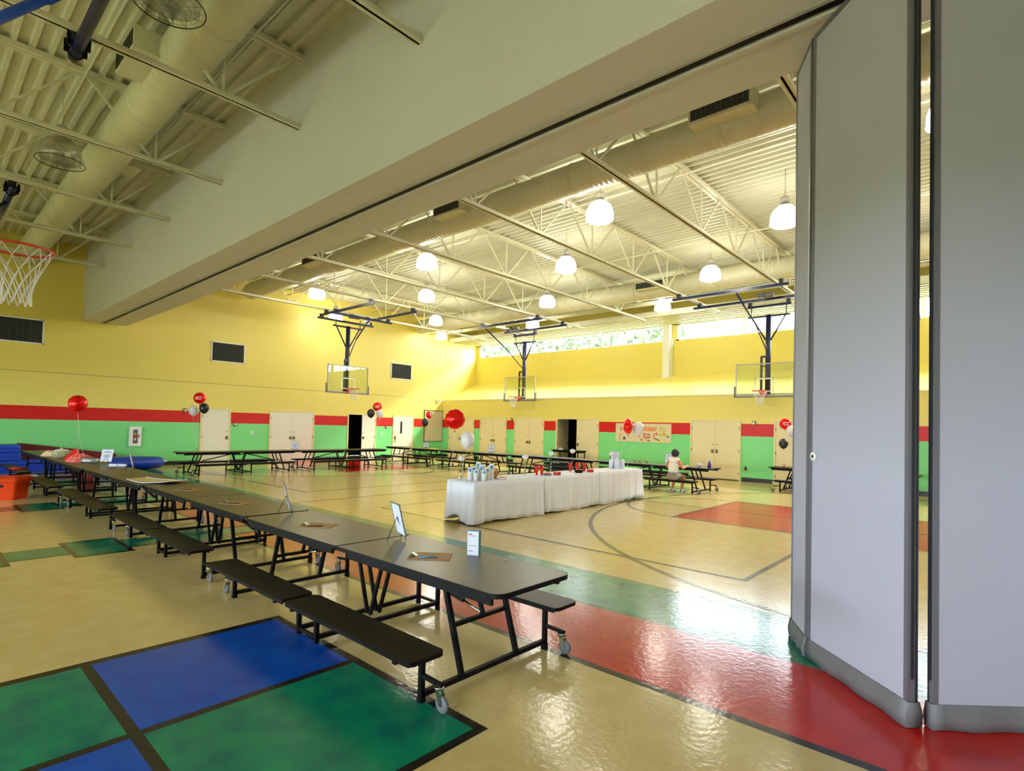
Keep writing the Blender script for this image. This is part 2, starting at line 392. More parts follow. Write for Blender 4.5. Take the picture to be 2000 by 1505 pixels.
# lower corrugated soffit over the clerestory window
sf = MB(); vs = []; fs = []; y = 19.95; prof = []
while y < YU-0.01:
    prof += [(y, 6.22), (y+0.10, 6.22), (y+0.14, 6.27), (min(y+0.28, YU), 6.27)]; y += 0.30
prof.append((YU, 6.22))
for py, pz in prof: vs += [(XA, py, pz), (XE, py, pz)]
for i in range(len(prof)-1): fs.append((2*i, 2*i+1, 2*i+3, 2*i+2))
sf.add(vs, fs, M_STEEL).box(XA, XE, 19.93, 19.96, 6.2, 6.42, M_STEEL).box(XA, XE, 19.95, YU, 6.36, 6.42, M_STEEL)
struct(sf.build('ceiling_soffit'))

# ---- open-web roof joists, 3 m apart, running along y
def joist(x, y0, y1, nodes, near):
    e = struct(empty('ceiling_joist', (x, y0, 6.12)))
    def bm(): return MB()
    w = 0.045
    b = MB().box(-0.062, -0.008, 0, y1-y0, 0, 0.05, M_STEEL).box(0.008, 0.062, 0, y1-y0, 0, 0.05, M_STEEL)
    b.box(-0.016, -0.008, 0, y1-y0, 0, 0.085, M_STEEL).box(0.008, 0.016, 0, y1-y0, 0, 0.085, M_STEEL); b.build('bottom_chord', e)
    b = MB().box(-0.085, -0.012, 0, y1-y0, 1.05, 1.12, M_STEEL).box(0.012, 0.085, 0, y1-y0, 1.05, 1.12, M_STEEL); b.build('top_chord', e)
    b = MB()
    for n in nodes:
        n = n-y0; z0, z1 = 0.05, 1.06
        if 0 < n < y1-y0:
            for q, zz in ((n-1.0, z1), (n+1.0, z1)):
                if q < 0.0: zz = z0+(z1-z0)*(n/1.0); q = 0.0
                if q > y1-y0: zz = z0+(z1-z0)*((y1-y0-n)/1.0); q = y1-y0
                b.bar((0, n+(0.05 if q > n else -0.05), z0), (0, q, zz), 0.035, 0.035, M_STEEL)
            b.bar((0, n, z0), (0, n, z1), 0.028, 0.028, M_STEEL)
    b.build('web', e)
    return e
JX = [-20.05, -17.03, -14.03, -11.02, -8.0, -5.1, -2.1, 0.9, 3.9]
for x in JX:
    joist(x, YH1, 20.2, [5.5, 7.6, 9.7, 11.8, 13.9, 16.0, 18.1], False)
    joist(x, YS, YH0, [-7.7, -5.6, -3.5, -1.4, 0.7, 2.8], True)
# brace rods from the joists to the window sill
for x in JX:
    if abs(x+11.02) < 0.1: continue
    struct(MB().tube([(x, 18.3, 6.14), (x, YU-0.03, 5.50)], 0.03, M_WHITE, 8).build('ceiling_brace'))
# horizontal bridging pipes
for y in (6.55, 10.7, 14.9): struct(MB().tube([(XA, y, 7.0), (XE, y, 7.0)], 0.018, M_STEEL, 6).build('ceiling_bridging'))
for y in (3.1, 1.75): struct(MB().tube([(XA, y, 7.05), (XE, y, 7.05)], 0.018, M_STEEL, 6).build('ceiling_bridging'))
# long girder and conduit near the soffit
struct(MB().box(XA, XE, 19.2, 19.32, 6.52, 6.60, M_STEEL).build('ceiling_rail'))
struct(MB().tube([(XA, 18.5, 6.45), (XE, 18.5, 6.45)], 0.035, M_STEEL, 8).build('ceiling_conduit'))
# white column standing on the sloped sill between the two clerestory windows
struct(MB().box(-11.02, -10.72, 21.75, YU, 3.93, 6.24, M_WHITE).box(-10.72, -10.64, 21.85, YU, 3.98, 5.6, M_STEEL).build('trim_column'))

# ---- ducts
def duct(name, y, z, r, x0, x1, label, cat='duct'):
    e = empty(name, (0, y, z), 0, label, cat)
    b = MB(); prof = []
    N = 40
    def ring(x, rr): return [(x, rr*cos(2*pi*k/N), rr*sin(2*pi*k/N)) for k in range(N)]
    xs = []; x = x0
    while x < x1: xs.append(x); x += 0.11
    xs.append(x1); vs = []; fs = []; n = 0
    for x in xs:
        for dx, rr in ((0, r), (0.085, r), (0.093, r+0.004), (0.102, r+0.004)):
            if x+dx > x1: continue
            vs += ring(x+dx, rr); n += 1
    for i in range(n-1):
        for k in range(N): fs.append((i*N+k, i*N+(k+1) % N, (i+1)*N+(k+1) % N, (i+1)*N+k))
    fs.append(tuple(range(N))); fs.append(tuple((n-1)*N+k for k in range(N)))
    b.add(vs, fs, M_DUCT, True); b.build('spiral_pipe', e)
    x = x0+0.4
    while x < x1:
        b = MB(); vs = ring(x, r+0.018)+ring(x+0.05, r+0.018)+ring(x, r-0.01)+ring(x+0.05, r-0.01)
        fs = [(k, (k+1) % N, N+(k+1) % N, N+k) for k in range(N)]+[(k, 2*N+k, 2*N+(k+1) % N, (k+1) % N) for k in range(N)]+[(N+k, N+(k+1) % N, 3*N+(k+1) % N, 3*N+k) for k in range(N)]
        b.add(vs, fs, M_DUCT, True); x += 3.0; b.build('joint_collar', e)
    return e
def register(parent, x, side, r, dz=0.0, L=0.9):     # boxy air outlet on the side of a duct
    e = MB(); s = side
    y0, y1 = (-r-0.28, -r*0.55) if s < 0 else (r*0.55, r+0.28)
    e.box(x-L/2, x+L/2, y0, y1, dz-0.13, dz+0.17, M_DUCT)
    yo = y0-0.004 if s < 0 else y1+0.004
    o = e.build('outlet_box', parent)
    g = MB().box(x-L/2+0.05, x+L/2-0.05, min(yo, yo-s*0.01), max(yo, yo-s*0.01), dz-0.08, dz+0.12, M_GRILLE)
    n = 11
    for k in range(n+1):
        xx = x-L/2+0.05+(L-0.1)*k/n
        g.box(xx-0.008, xx+0.008, min(yo, yo+s*0.008), max(yo, yo+s*0.008), dz-0.09, dz+0.13, M_SLAT)
    g.build('grille', o)
    return o
d1 = duct('air_duct', 2.44, 6.66, 0.31, -22.6, 4.0, 'cream spiral air duct over the nearer half, running just in front of the header beam')
register(d1, -8.9, -1, 0.31); register(d1, -3.2, -1, 0.31); register(d1, -13.1, 1, 0.31, 0.1, 0.6)
d2 = duct('air_duct', 8.92, 6.70, 0.30, -21.9, 4.0, 'cream spiral air duct in the far half, running close behind the header beam')
register(d2, -3.35, -1, 0.30, 0.05, 1.0); register(d2, -9.75, -1, 0.30, 0.05, 0.95); register(d2, -16.2, -1, 0.30, 0.05, 0.95)
d3 = duct('air_duct', 17.7, 6.68, 0.35, -22.4, 4.0, 'cream air duct in the far half, running near the clerestory windows')
register(d3, -9.2, -1, 0.35, 0.0, 1.1)

# ---- clerestory windows
def window(name, x0, x1, z0, z1, y, wide):
    e = struct(empty(name, (0, y, 0)))
    b = MB().box(x0, x1, 0.02, 0.12, z0, z0+0.05, M_WFRAME).box(x0, x1, 0.02, 0.12, z1-0.05, z1, M_WFRAME).box(x0, x0+0.14, 0.02, 0.12, z0, z1, M_WFRAME).box(x1-0.06, x1, 0.02, 0.12, z0, z1, M_WFRAME)
    b.build('frame', e)
    n = round((x1-x0)/0.92)
    for k in range(1, n):
        x = x0+(x1-x0)*k/n; w = 0.05 if k % 3 else 0.10
        MB().box(x-w/2, x+w/2, 0.02, 0.11, z0+0.05, z1-0.05, M_WFRAME).build('mullion', e)
    MB().box(x0, x1, 0.06, 0.066, z0, z1, M_GLASS).build('pane', e)
    return e
window('window_1', -22.52, -11.10, SILL, WTOP, YU, True)
window('window_2', -10.55, 5.5, SILL, WTOP, YU, True)
def bigwindow(name, x0, x1):
    e = struct(empty(name, (0, YS-0.15, 0)))
    b = MB().box(x0, x1, 0, 0.1, 1.0, 1.07, M_WFRAME).box(x0, x1, 0, 0.1, 2.63, 2.7, M_WFRAME)
    n = int((x1-x0)/1.2)
    for k in range(n+1): x = x0+(x1-x0)*k/n; b.box(x-0.04, x+0.04, 0, 0.1, 1.0, 2.7, M_WFRAME)
    b.build('frame', e); MB().box(x0, x1, 0.04, 0.046, 1.0, 2.7, M_GLASS).build('pane', e)
bigwindow('window_3', -17.0, -10.0); bigwindow('window_4', -7.0, 4.0)
portal('daylight_portal', (-16.8, YU+0.25, (SILL+WTOP)/2), 11.4, 0.75, (0, -1, 0))
portal('daylight_portal', (-2.5, YU+0.25, (SILL+WTOP)/2), 16.0, 0.75, (0, -1, 0))
portal('daylight_portal', (-13.5, YS-0.3, 1.85), 7.0, 1.7, (0, 1, 0))
portal('daylight_portal', (-1.5, YS-0.3, 1.85), 11.0, 1.7, (0, 1, 0))

# ---- doors
DOORN = [0]
def door(loc, rz, w, leaves, h=2.08, m=M_DOOR, opened=None, window=False, handle_right=True):
    DOORN[0] += 1
    e = struct(empty('door_%d' % DOORN[0], loc, rz))       # local: x along wall, -y into the room
    fr = 0.055
    MB().box(-w/2-fr, -w/2, -0.03, 0.1, 0, h+fr, M_FRAME).box(w/2, w/2+fr, -0.03, 0.1, 0, h+fr, M_FRAME).box(-w/2, w/2, -0.03, 0.1, h, h+fr, M_FRAME).build('frame', e)
    lw = w/leaves
    for k in range(leaves):
        x0 = -w/2+k*lw; hinge_left = (k == 0) if leaves == 2 else handle_right
        lf = MB().box(0.004, lw-0.004, -0.02, 0.02, 0.01, h-0.005, m) if hinge_left else MB().box(-lw+0.004, -0.004, -0.02, 0.02, 0.01, h-0.005, m)
        o = lf.build('leaf', e); o.location = (x0 if hinge_left else x0+lw, 0.0, 0)
        if opened and k in opened: o.rotation_euler = (0, 0, opened[k])
        s = 1 if hinge_left else -1
        xe = s*(lw-0.075)
        hd = MB().box(xe-0.045, xe+0.045, -0.035, -0.02, 0.93, 1.06, M_BRASS).tube([(xe, -0.035, 1.0), (xe, -0.07, 1.0), (xe-s*0.07, -0.07, 1.0)], 0.009, M_BRASS, 6)
        hd.build('handle', o)
        MB().lathe([(0.022, -0.02), (0.022, 0), (0, 0)], M_BRASS, 10, T=T((xe, -0.022, 1.24), rx=radians(90))).build('deadbolt', o)
        for z in (0.25, 1.03, 1.82):
            MB().box(-0.01 if s > 0 else -0.012, 0.012 if s > 0 else 0.01, -0.034, -0.018, z-0.055, z+0.055, M_BRASS).build('hinge', o)
        if window:
            MB().box(s*lw*0.62-0.06, s*lw*0.62+0.06, -0.028, -0.018, 1.22, 1.82, M_DARK).box(s*lw*0.62-0.09, s*lw*0.62-0.06, -0.03, -0.018, 1.19, 1.85, m).build('vision_panel', o)
            MB().box(xe-0.03, xe+0.05, -0.03, -0.018, 0.75, 1.15, M_TRIMG).build('pull_plate', o)
    return e
WA = -pi/2   # local +x -> world -y, local -y (towards the room) -> world +... rotated for the door wall
def door_A(yc, w, leaves, **k): return door((XA+0.005, yc, 0), pi/2, w, leaves, **k)
def door_B(xc, w, leaves, **k): return door((xc, YB-0.005, 0), 0, w, leaves, **k)
door_A(8.11, 0.98, 1, m=M_LEAFW, handle_right=True)
door_A(11.17, 1.86, 2, m=M_LEAFW)
door_A(14.58, 1.44, 2, m=M_LEAFW, opened={0: radians(100)})
door_A(16.97, 1.16, 1, m=M_LEAFW, window=True, handle_right=False)
for xc, w in ((-21.17, 1.8), (-18.86, 1.7), (-16.55, 1.7)): door_B(xc, w, 2)
door_B(-13.84, 2.14, 2, opened={0: radians(99)})
door_B(-7.81, 1.72, 2); door_B(-4.87, 1.78, 2)
struct(MB().box(-8.67, -6.95, YB-0.03, YB-0.021, 0.012, 0.035, M_BLK).build('trim_2'))
# ---- vents in the door wall
def vent(yc, w, z0, z1, label):
    e = empty('wall_vent', (XA, yc, (z0+z1)/2), pi/2, label, 'vent', 'louvered wall vents')
    h = (z1-z0)/2
    MB().box(-w/2, w/2, -0.03, 0, h-0.04, h, M_WHITE).box(-w/2, w/2, -0.03, 0, -h, -h+0.04, M_WHITE).box(-w/2, -w/2+0.04, -0.03, 0, -h, h, M_WHITE).box(w/2-0.04, w/2, -0.03, 0, -h, h, M_WHITE).build('frame', e)
    b = MB().box(-w/2+0.04, w/2-0.04, -0.008, 0.0, -h+0.04, h-0.04, M_GRILLE)
    n = int(w/0.145)
    for k in range(1, n): x = -w/2+w*k/n; b.box(x-0.006, x+0.006, -0.022, -0.008, -h+0.04, h-0.04, M_SLAT)
    z = -h+0.06
    while z < h-0.05:
        b.bar((-w/2+0.04, -0.012, z), (w/2-0.04, -0.012, z), 0.004, 0.022, M_GRILLE, (0, 1, 0.6)); z += 0.035
    b.build('louvers', e)
vent(2.28, 1.30, 3.93, 4.71, 'dark louvered vent on the yellow wall, leftmost, below the header end')
vent(8.48, 1.25, 3.93, 4.71, 'dark louvered vent on the yellow wall, middle of three, above the single door')
vent(16.76, 1.27, 3.93, 4.73, 'dark louvered vent on the yellow wall, nearest the bright room corner')
# ---- whiteboard in the corner
e = empty('whiteboard', (XA, 18.92, 0.83), pi/2, 'tan marker board with dark frame on the wall in the room corner', 'board')
MB().box(-0.6, 0.6, -0.03, -0.004, 0, 1.61, mat('board_surface', (196, 186, 150), 0.2)).build('board_surface', e)
MB().box(-0.63, 0.63, -0.045, 0, 1.59, 1.63, M_BRASS).box(-0.63, 0.63, -0.06, 0, -0.03, 0.01, M_GREY).box(-0.63, -0.6, -0.045, 0, 0, 1.6, M_BRASS).box(0.6, 0.63, -0.045, 0, 0, 1.6, M_GREY).build('frame', e)
# ---- extinguisher cabinet
e = empty('extinguisher_cabinet', (XA, 5.49, 0.70), pi/2, 'white wall cabinet with a narrow window holding a fire extinguisher', 'cabinet')
MB().box(-0.18, -0.075, -0.08, 0, 0, 0.68, M_WHITE).box(0.075, 0.18, -0.08, 0, 0, 0.68, M_WHITE).box(-0.075, 0.075, -0.08, 0, 0, 0.1, M_WHITE).box(-0.075, 0.075, -0.08, 0, 0.58, 0.68, M_WHITE).box(-0.18, 0.18, -0.004, 0, 0, 0.68, M_GREY).build('case', e)
MB().box(0.08, 0.11, -0.11, -0.08, 0.3, 0.4, M_REDP).build('latch', e)
MB().box(-0.075, 0.075, -0.076, -0.073, 0.1, 0.58, M_GLASS).build('window', e)
e = empty('fire_extinguisher', (XA+0.042, 5.49, 0.80), 0, 'red fire extinguisher inside the white wall cabinet', 'fire extinguisher')
MB().lathe([(0.0, 0), (0.034, 0.005), (0.034, 0.26), (0.015, 0.31), (0, 0.31)], M_REDP, 14).build('cylinder', e)
MB().lathe([(0.0345, 0.1), (0.0345, 0.18)], M_PAPER, 14).build('band', e)
MB().box(-0.02, 0.02, -0.03, 0.03, 0.31, 0.36, M_YELP).build('handle', e)
# ---- small wall devices
def strobe(loc, rz, label, m2=M_WHITE):
    e = empty('alarm_strobe', loc, rz, label, 'alarm')
    MB().box(-0.06, 0.06, -0.05, 0, -0.07, 0.07, M_BRASS).build('housing', e)
    MB().lathe([(0.045, 0), (0.04, 0.03), (0, 0.035)], m2, 12, T=T((0, -0.05, 0), rx=radians(90))).build('lens', e)
strobe((XA, 7.04, 2.01), pi/2, 'small alarm strobe at the red stripe left of the single white door')
strobe((XA, 8.82, 1.52), pi/2, 'small alarm strobe just right of the single white door, below the red stripe')
strobe((XA, 15.95, 1.52), pi/2, 'small alarm strobe left of the white door with the slit window')
strobe((-17.65, YB, 2.04), 0, 'small alarm strobe above the narrow red block between two double doors')
strobe((-6.46, YB, 2.02), 0, 'small alarm strobe above the wide red block at the right')
tag(MB().box(XA, XA+0.03, 9.44, 9.56, 1.13, 1.25, M_WHITE).box(XA+0.03, XA+0.04, 9.48, 9.52, 1.17, 1.21, M_GREY).build('thermostat'), 'white thermostat on the green wall left of the first double doors', 'thermostat')
tag(MB().box(XA, XA+0.03, 15.6, 15.72, 1.13, 1.25, M_WHITE).box(XA+0.03, XA+0.04, 15.64, 15.68, 1.17, 1.21, M_GREY).build('thermostat'), 'white thermostat on the green wall right of the open doorway', 'thermostat')
tag(MB().box(XA, XA+0.12, 19.1, 19.25, 2.9, 3.05, M_WHITE).box(XA+0.12, XA+0.14, 19.14, 19.21, 2.93, 3.0, M_GREY).build('motion_sensor'), 'small white sensor high on the wall at the room corner', 'sensor')
tag(MB().box(-6.77, -6.68, YB-0.015, YB, 0.38, 0.52, M_BRASS).box(-6.745, -6.705, YB-0.018, YB-0.015, 0.41, 0.49, M_BLK).build('wall_outlet'), 'small power outlet low on the green wall at the right', 'outlet')

# ================================================================== LAMPS
def lamp(loc, lit):
    e = empty('pendant_lamp', loc)
    H, r = 0.36, 0.29
    prof = [(0.11, H), (0.17, H-0.025), (0.222, H-0.07), (0.258, H-0.13), (0.279, H-0.20), (0.288, 0.06), (r, 0.0)]
    if lit:
        b = MB(); n = 20
        b.lathe(prof+[(0.25, -0.03), (0.0, -0.05)], M_GLOW, n); b.build('lamp_shade', e)
        MB().lathe([(r+0.004, 0.045), (r+0.008, 0.05), (r+0.004, 0.055)], M_DKSTEEL, 24).build('rim_band', e)
    else:
        MB().lathe(prof, M_LENSOFF, 28).build('lamp_shade', e)
        g = MB(); ring = [(0.34*cos(a), 0.34*sin(a), -0.04) for a in [2*pi*k/36 for k in range(37)]]
        g.tube(ring, 0.007, M_DKSTEEL, 6, False)
        for rr in (0.1, 0.2, 0.28): g.tube([(rr*cos(2*pi*k/24), rr*sin(2*pi*k/24), -0.045) for k in range(25)], 0.0025, M_GREY, 4, False)
        for k in range(16):
            a = 2*pi*k/16; g.tube([(0.0, 0, -0.05), (0.34*cos(a), 0.34*sin(a), -0.04), (0.30*cos(a), 0.30*sin(a), 0.12)], 0.0025, M_GREY, 4, False)
        g.build('wire_guard', e)
    MB().lathe([(0.0, H+0.002), (0.15, H+0.002), (0.15, H+0.012), (0.05, H+0.02), (0.05, H+0.05), (0.095, H+0.05), (0.095, H+0.19), (0.07, H+0.22), (0, H+0.22)], M_TRIMG, 16).build('ballast', e)  # wide base disc is an added shield, keeping the dome's glow off the ballast
    MB().tube([(0, 0, H+0.21), (0, 0, ZD-loc[2]+0.09)], 0.012, M_STEEL, 6).build('stem', e)
    return e
LZ = 6.10
lg = 'lit dome lamps in the far half'
rowsy = {9.45: [(-6.3, 'second from the right in its row'), (-12.0, 'middle'), (-17.9, 'left')], }
spots = [(-6.4, 9.7, 'lit dome lamp nearest to the camera, right below the first far duct'),
         (-12.1, 9.7, 'lit dome lamp in the far half, second in the row beside the first far duct'),
         (-18.2, 9.7, 'lit dome lamp nearest the left end of the header beam'),
         (-3.5, 12.3, 'lit dome lamp cut off by the grey partition edge'),
         (-9.2, 12.3, 'lit dome lamp above the middle of the court, centre of its row'),
         (-15.3, 12.3, 'lit dome lamp above the left hoop frame, to its right'),
         (-21.4, 12.3, 'lit dome lamp hanging behind the left hoop frame, close to the yellow wall'),
         (-6.4, 15.5, 'lit dome lamp in front of the far duct, the right one of its row'),
         (-12.4, 15.5, 'lit dome lamp in front of the far duct, middle of its row'),
         (-18.6, 15.5, 'lit dome lamp in front of the far duct, leftmost of its row'),
         (-9.4, 18.5, 'lit dome lamp in the last row, just left of the white window column'),
         (-15.6, 18.5, 'lit dome lamp in the last row, hanging behind the middle hoop frame'),
         (-21.6, 18.4, 'small lit dome lamp nearest the back corner of the room'),
         (-0.6, 9.7, 'lit dome lamp hidden behind the grey partition near the duct'),
         (-0.6, 15.5, 'lit dome lamp hidden behind the grey partition near the windows'),
         (-3.5, 18.5, 'lit dome lamp in the last row above the right hoop')]
L0 = lamp((0, 0, LZ), True)
for i, (x, y, lab) in enumerate(spots):
    o = L0 if i == 0 else copy_tree(L0)
    o.location = (x, y, LZ); tag(o, lab, 'lamp', lg)
L1 = lamp((-12.0, 1.66, 6.05), False); tag(L1, 'unlit clear dome lamp with wire guard, lower left above the hoop net', 'lamp', 'unlit dome lamps in the nearer half')
L2 = copy_tree(L1); L2.location = (-6.52, 1.72, 6.05); tag(L2, 'unlit clear dome lamp with wire guard at the top edge of the photo', 'lamp', 'unlit dome lamps in the nearer half')

# ================================================================== BASKETBALL HOOPS
def hoop_unit(loc, rz, label, frame=True, polecol=M_NAVY, diag=True):
    """local: board faces -y, board front at y=0, hoop centre at y=-0.38, floor z=0"""
    e = empty('basketball_hoop', loc, rz, label, 'basketball hoop')
    R = 0.2286
    b = MB(); b.tube([(R*cos(2*pi*k/40), -0.42+R*sin(2*pi*k/40), 3.05) for k in range(41)], 0.010, M_ORIM, 8, False)
    rim = b.build('rim', e)
    MB().box(-0.09, 0.09, -0.2, -0.012, 2.98, 3.05, M_ORIM).box(-0.07, 0.07, -0.03, -0.01, 2.88, 3.06, M_ORIM).build('bracket', rim)
    nt_ = MB(); n = 12; L = [0, -0.09, -0.19, -0.28, -0.36, -0.45]; rr = [R, 0.19, 0.145, 0.115, 0.098, 0.105]
    for k in range(n):
        for sgn in (1, -1):
            pts = []
            for j in range(6):
                a = 2*pi*(k+sgn*0.5*j)/n; pts.append((rr[j]*cos(a), -0.42+rr[j]*sin(a), 3.045+L[j]))
            nt_.tube(pts, 0.0042, M_NET, 4, False)
    nt_.build('net', e)
    MB().box(-0.9, 0.9, 0, 0.012, 2.93, 3.97, M_BGLASS).build('glass', e)
    f = MB()
    for x0, x1, z0, z1 in ((-0.915, 0.915, 3.955, 3.99), (-0.915, 0.915, 2.9, 2.945), (-0.915, -0.885, 2.9, 3.99), (0.885, 0.915, 2.9, 3.99)): f.box(x0, x1, -0.014, 0.03, z0, z1, M_TRIMG)
    f.build('frame', e)
    f = MB(); w = 0.04
    for x0, x1, z0, z1 in ((-0.305, 0.305, 3.46, 3.50), (-0.305, -0.265, 3.06, 3.5), (0.265, 0.305, 3.06, 3.5), (-0.305, 0.305, 3.05, 3.08)): f.box(x0, x1, -0.004, -0.001, z0, z1, M_WHITE)
    f.build('target_square', e)
    f = MB()
    f.box(-0.95, 0.95, -0.02, 0.04, 2.865, 2.905, M_GREY)
    for s in (-1, 1): f.box(s*0.95-0.02, s*0.95+0.02, -0.02, 0.04, 2.865, 3.24, M_GREY)
    f.build('edge_padding', e)
    # height adjuster and pole
    a = MB().bar((-0.12, 0.1, 2.95), (-0.12, 0.1, 4.22), 0.06, 0.06, M_DKSTEEL).bar((-0.14, 0.1, 4.22), (0.12, 0.2, 4.22), 0.05, 0.06, M_DKSTEEL)
    for z in (3.1, 3.5, 3.9): a.bar((-0.12, 0.1, z), (0.12, 0.2, z), 0.04, 0.04, M_DKSTEEL)
    a.bar((0, 0.03, 3.0), (0, 0.25, 3.0), 0.2, 0.1, M_DKSTEEL); a.build('height_adjuster', e)
    MB().tube([(0.05, 0.22, 2.98), (0.05, 0.22, 5.62)], 0.085, polecol, 14).build('pole', e)
    MB().tube([(-0.62, 0.22, 5.58), (0.72, 0.22, 5.58)], 0.035, polecol, 8).build('crossbar', e)
    for s in (-1, 1):
        MB().tube([(s*0.52+0.05, 0.22, 5.56), (s*0.08+0.05, 0.22, 4.78)], 0.028, polecol, 8).build('pole_brace', e)
        MB().tube([(s*0.55+0.05, 0.22, 5.58), (s*0.55+0.05, 0.22, 5.95)], 0.018, M_DKSTEEL, 6).build('hanger', e)
    if diag:
        b = MB().tube([(-0.15, -2.15, 5.9), (0.02, -1.0, 5.15)], 0.030, polecol, 8).tube([(0.02, -1.0, 5.15), (0.05, 0.15, 4.35)], 0.020, polecol, 8)
        b.build('folding_brace', e)
    return e
def hoop_frame(parent, tubes, rr=None):
    for a, c in tubes:
        t = (MB().tube([a, c], rr, M_NAVY, 14) if rr else MB().bar(a, c, 0.08, 0.08, M_NAVY)).build('support_tube', parent)
        if rr:
            for q in (0.035, 0.085):
                p = Vector(a).lerp(Vector(c), 1-q); g = MB().tube([(p.x, p.y+(rr+0.012)*cos(k*pi/8), p.z+(rr+0.012)*sin(k*pi/8)) for k in range(17)], 0.010, M_BLK, 6, False)
                for w in (-1, 1): g.box(p.x-0.02, p.x+0.02, p.y+w*(rr+0.03)-0.02, p.y+w*(rr+0.03)+0.02, p.z-0.02, p.z+0.12, M_BLK)
                g.build('u_bolt', t)
        a = Vector(a); c = Vector(c)
        for q in (0.06, 0.94):
            p = a.lerp(c, q); MB().box(p.x-0.06, p.x+0.06, p.y-0.06, p.y+0.06, p.z+0.02, p.z+0.16, M_DKSTEEL).build('clamp', t)
def winch(parent, p, rz=0):
    MB().lathe([(0.08, -0.14), (0.08, 0.10), (0.03, 0.14)], M_GREY, 12, T=T(p, rz=rz, ry=radians(90))).box(p[0]-0.34, p[0]-0.16, p[1]-0.07, p[1]+0.07, p[2]-0.07, p[2]+0.08, M_DKSTEEL).build('winch', parent)
# right hoop (faces -y)
h = hoop_unit((-5.98, 18.98, 0), 0, 'hanging basketball hoop on the right, its board beside the partition edge')
hoop_frame(h, [((-2.2, -2.18, 5.97), (1.35, -2.18, 5.97)), ((-2.2, -0.55, 5.97), (1.35, -0.55, 5.97)), ((-0.62, 0.22, 5.93), (0.75, 0.22, 5.93))]); winch(h, (0.45, -1.0, 6.0))
h = hoop_unit((-16.62, 18.9, 0), 0, 'hanging basketball hoop in the middle, in front of the clerestory windows')
hoop_frame(h, [((-0.5, -2.2, 5.97), (3.0, -2.2, 5.97)), ((-0.5, -0.55, 5.97), (3.0, -0.55, 5.97)), ((-0.62, 0.22, 5.93), (0.75, 0.22, 5.93))]); winch(h, (0.6, -1.0, 6.0))
# left hoop (faces +x): local -y -> world +x
h = hoop_unit((-19.8, 12.03, 0), pi/2, 'hanging basketball hoop on the left, in front of the yellow wall', diag=False)
hoop_frame(h, [((-0.95, 0.4, 5.97), (-0.95, -3.1, 5.97)), ((0.92, 0.4, 5.97), (0.92, -3.1, 5.97)), ((-1.15, -0.55, 5.9), (1.6, -0.55, 5.9)), ((-1.1, 0.55, 5.85), (1.45, 0.55, 5.85))])
MB().tube([(0.6, -0.45, 5.9), (0.3, 0.0, 5.1)], 0.028, M_NAVY, 8).tube([(0.3, 0.0, 5.1), (0.1, 0.15, 4.4)], 0.02, M_NAVY, 8).build('folding_brace', h); winch(h, (0.3, 0.0, 6.0))
# hoop at the left edge of the photo, in the nearer half (faces +y)
h = hoop_unit((-6.0, 0.165, 0), pi, 'red hoop with white net at the left edge, in the nearer half', diag=False)
hoop_frame(h, [((-1.2, -1.05, 5.95), (2.24, -1.05, 5.95)), ((-1.2, 0.45, 5.95), (2.24, 0.45, 5.95))], 0.06)
MB().tube([(0.0, -1.05, 5.84), (0.0, -0.52, 5.19)], 0.05, M_BLUEP, 12).tube([(0.0, -0.56, 5.24), (0.0, 0.12, 4.42)], 0.04, M_BLUEP, 12).build('folding_brace', h)

e = empty('hoop_support', (-15.6, 1.25, 5.95), 0, 'dark navy ceiling tube with black clamps at the far left edge, above the net', 'support tube')
hoop_frame(e, [((-1.9, 0, 0), (1.75, 0, 0))], 0.06)
MB().tube([(0.9, 0, -0.05), (0.9, -0.75, -0.8)], 0.03, M_NAVY, 8).build('folding_brace', e)

# ================================================================== FOLDING PARTITION
def panel(p0, p1, name, label, z0, z1, m=M_PANEL, thick=0.085, lock=False, seal=True):
    a = Vector((*p0, 0)); b = Vector((*p1, 0)); d = b-a; L = d.length; rz = atan2(d.y, d.x)
    e = empty(name, (a.x, a.y, 0), rz, label, 'partition panel', 'folding partition panels')
    t = thick
    MB().box(0.03, L-0.03, 0.004, t-0.004, z0, z1, m).build('fabric_face', e)
    for x0, x1 in ((0, 0.03), (L-0.03, L)):
        MB().box(x0, x1, 0, t, z0-0.02, z1+0.02, M_PTRIM).build('edge_trim', e)
    for x in (-0.006, L-0.006):
        MB().box(x, x+0.012, t*0.3, t*0.55, z0+0.15, z1-0.1, M_PDARK).box(x, x+0.012, t*0.72, t*0.85, z0, z1, M_PDARK).build('edge_gasket', e)
    MB().box(0, L, 0.002, t-0.002, z1, z1+0.045, M_PTRIM).build('top_rail', e)
    if seal:
        n = 14; pts = []
        b2 = MB(); vs = []; fs = []
        for k in range(n+1):
            x = -0.01+(L+0.02)*k/n; w = 0.010*sin(k*1.3)
            vs += [(x, -0.004, z0+0.02), (x, -0.02+w, z0-0.06), (x, -0.012+w, 0.004), (x, t+0.012-w, 0.004), (x, t+0.02-w, z0-0.06), (x, t+0.004, z0+0.02)]
        for k in range(n):
            for j in range(5): fs.append((6*k+j, 6*k+6+j, 6*k+7+j, 6*k+1+j))
        fs += [tuple(range(6)), tuple(6*n+5-j for j in range(6))]
        b2.add(vs, fs, M_PSEAL, True); b2.build('floor_sweep', e)
    if lock:
        MB().lathe([(0.034, 0), (0.034, 0.006), (0.022, 0.008), (0, 0.008)], M_WHITE, 18, T=T((0.05, 0, 1.53), rx=radians(90))).lathe([(0.012, 0.008), (0.012, 0.012), (0, 0.012)], M_PDARK, 12, T=T((0.05, 0, 1.53), rx=radians(90))).build('lock', e)
    return e
panel((-1.13, 4.66), (-0.438, 3.995), 'partition_panel', 'tall light grey fabric partition panel with a small round lock', 0.13, 4.76, lock=True, thick=0.066)
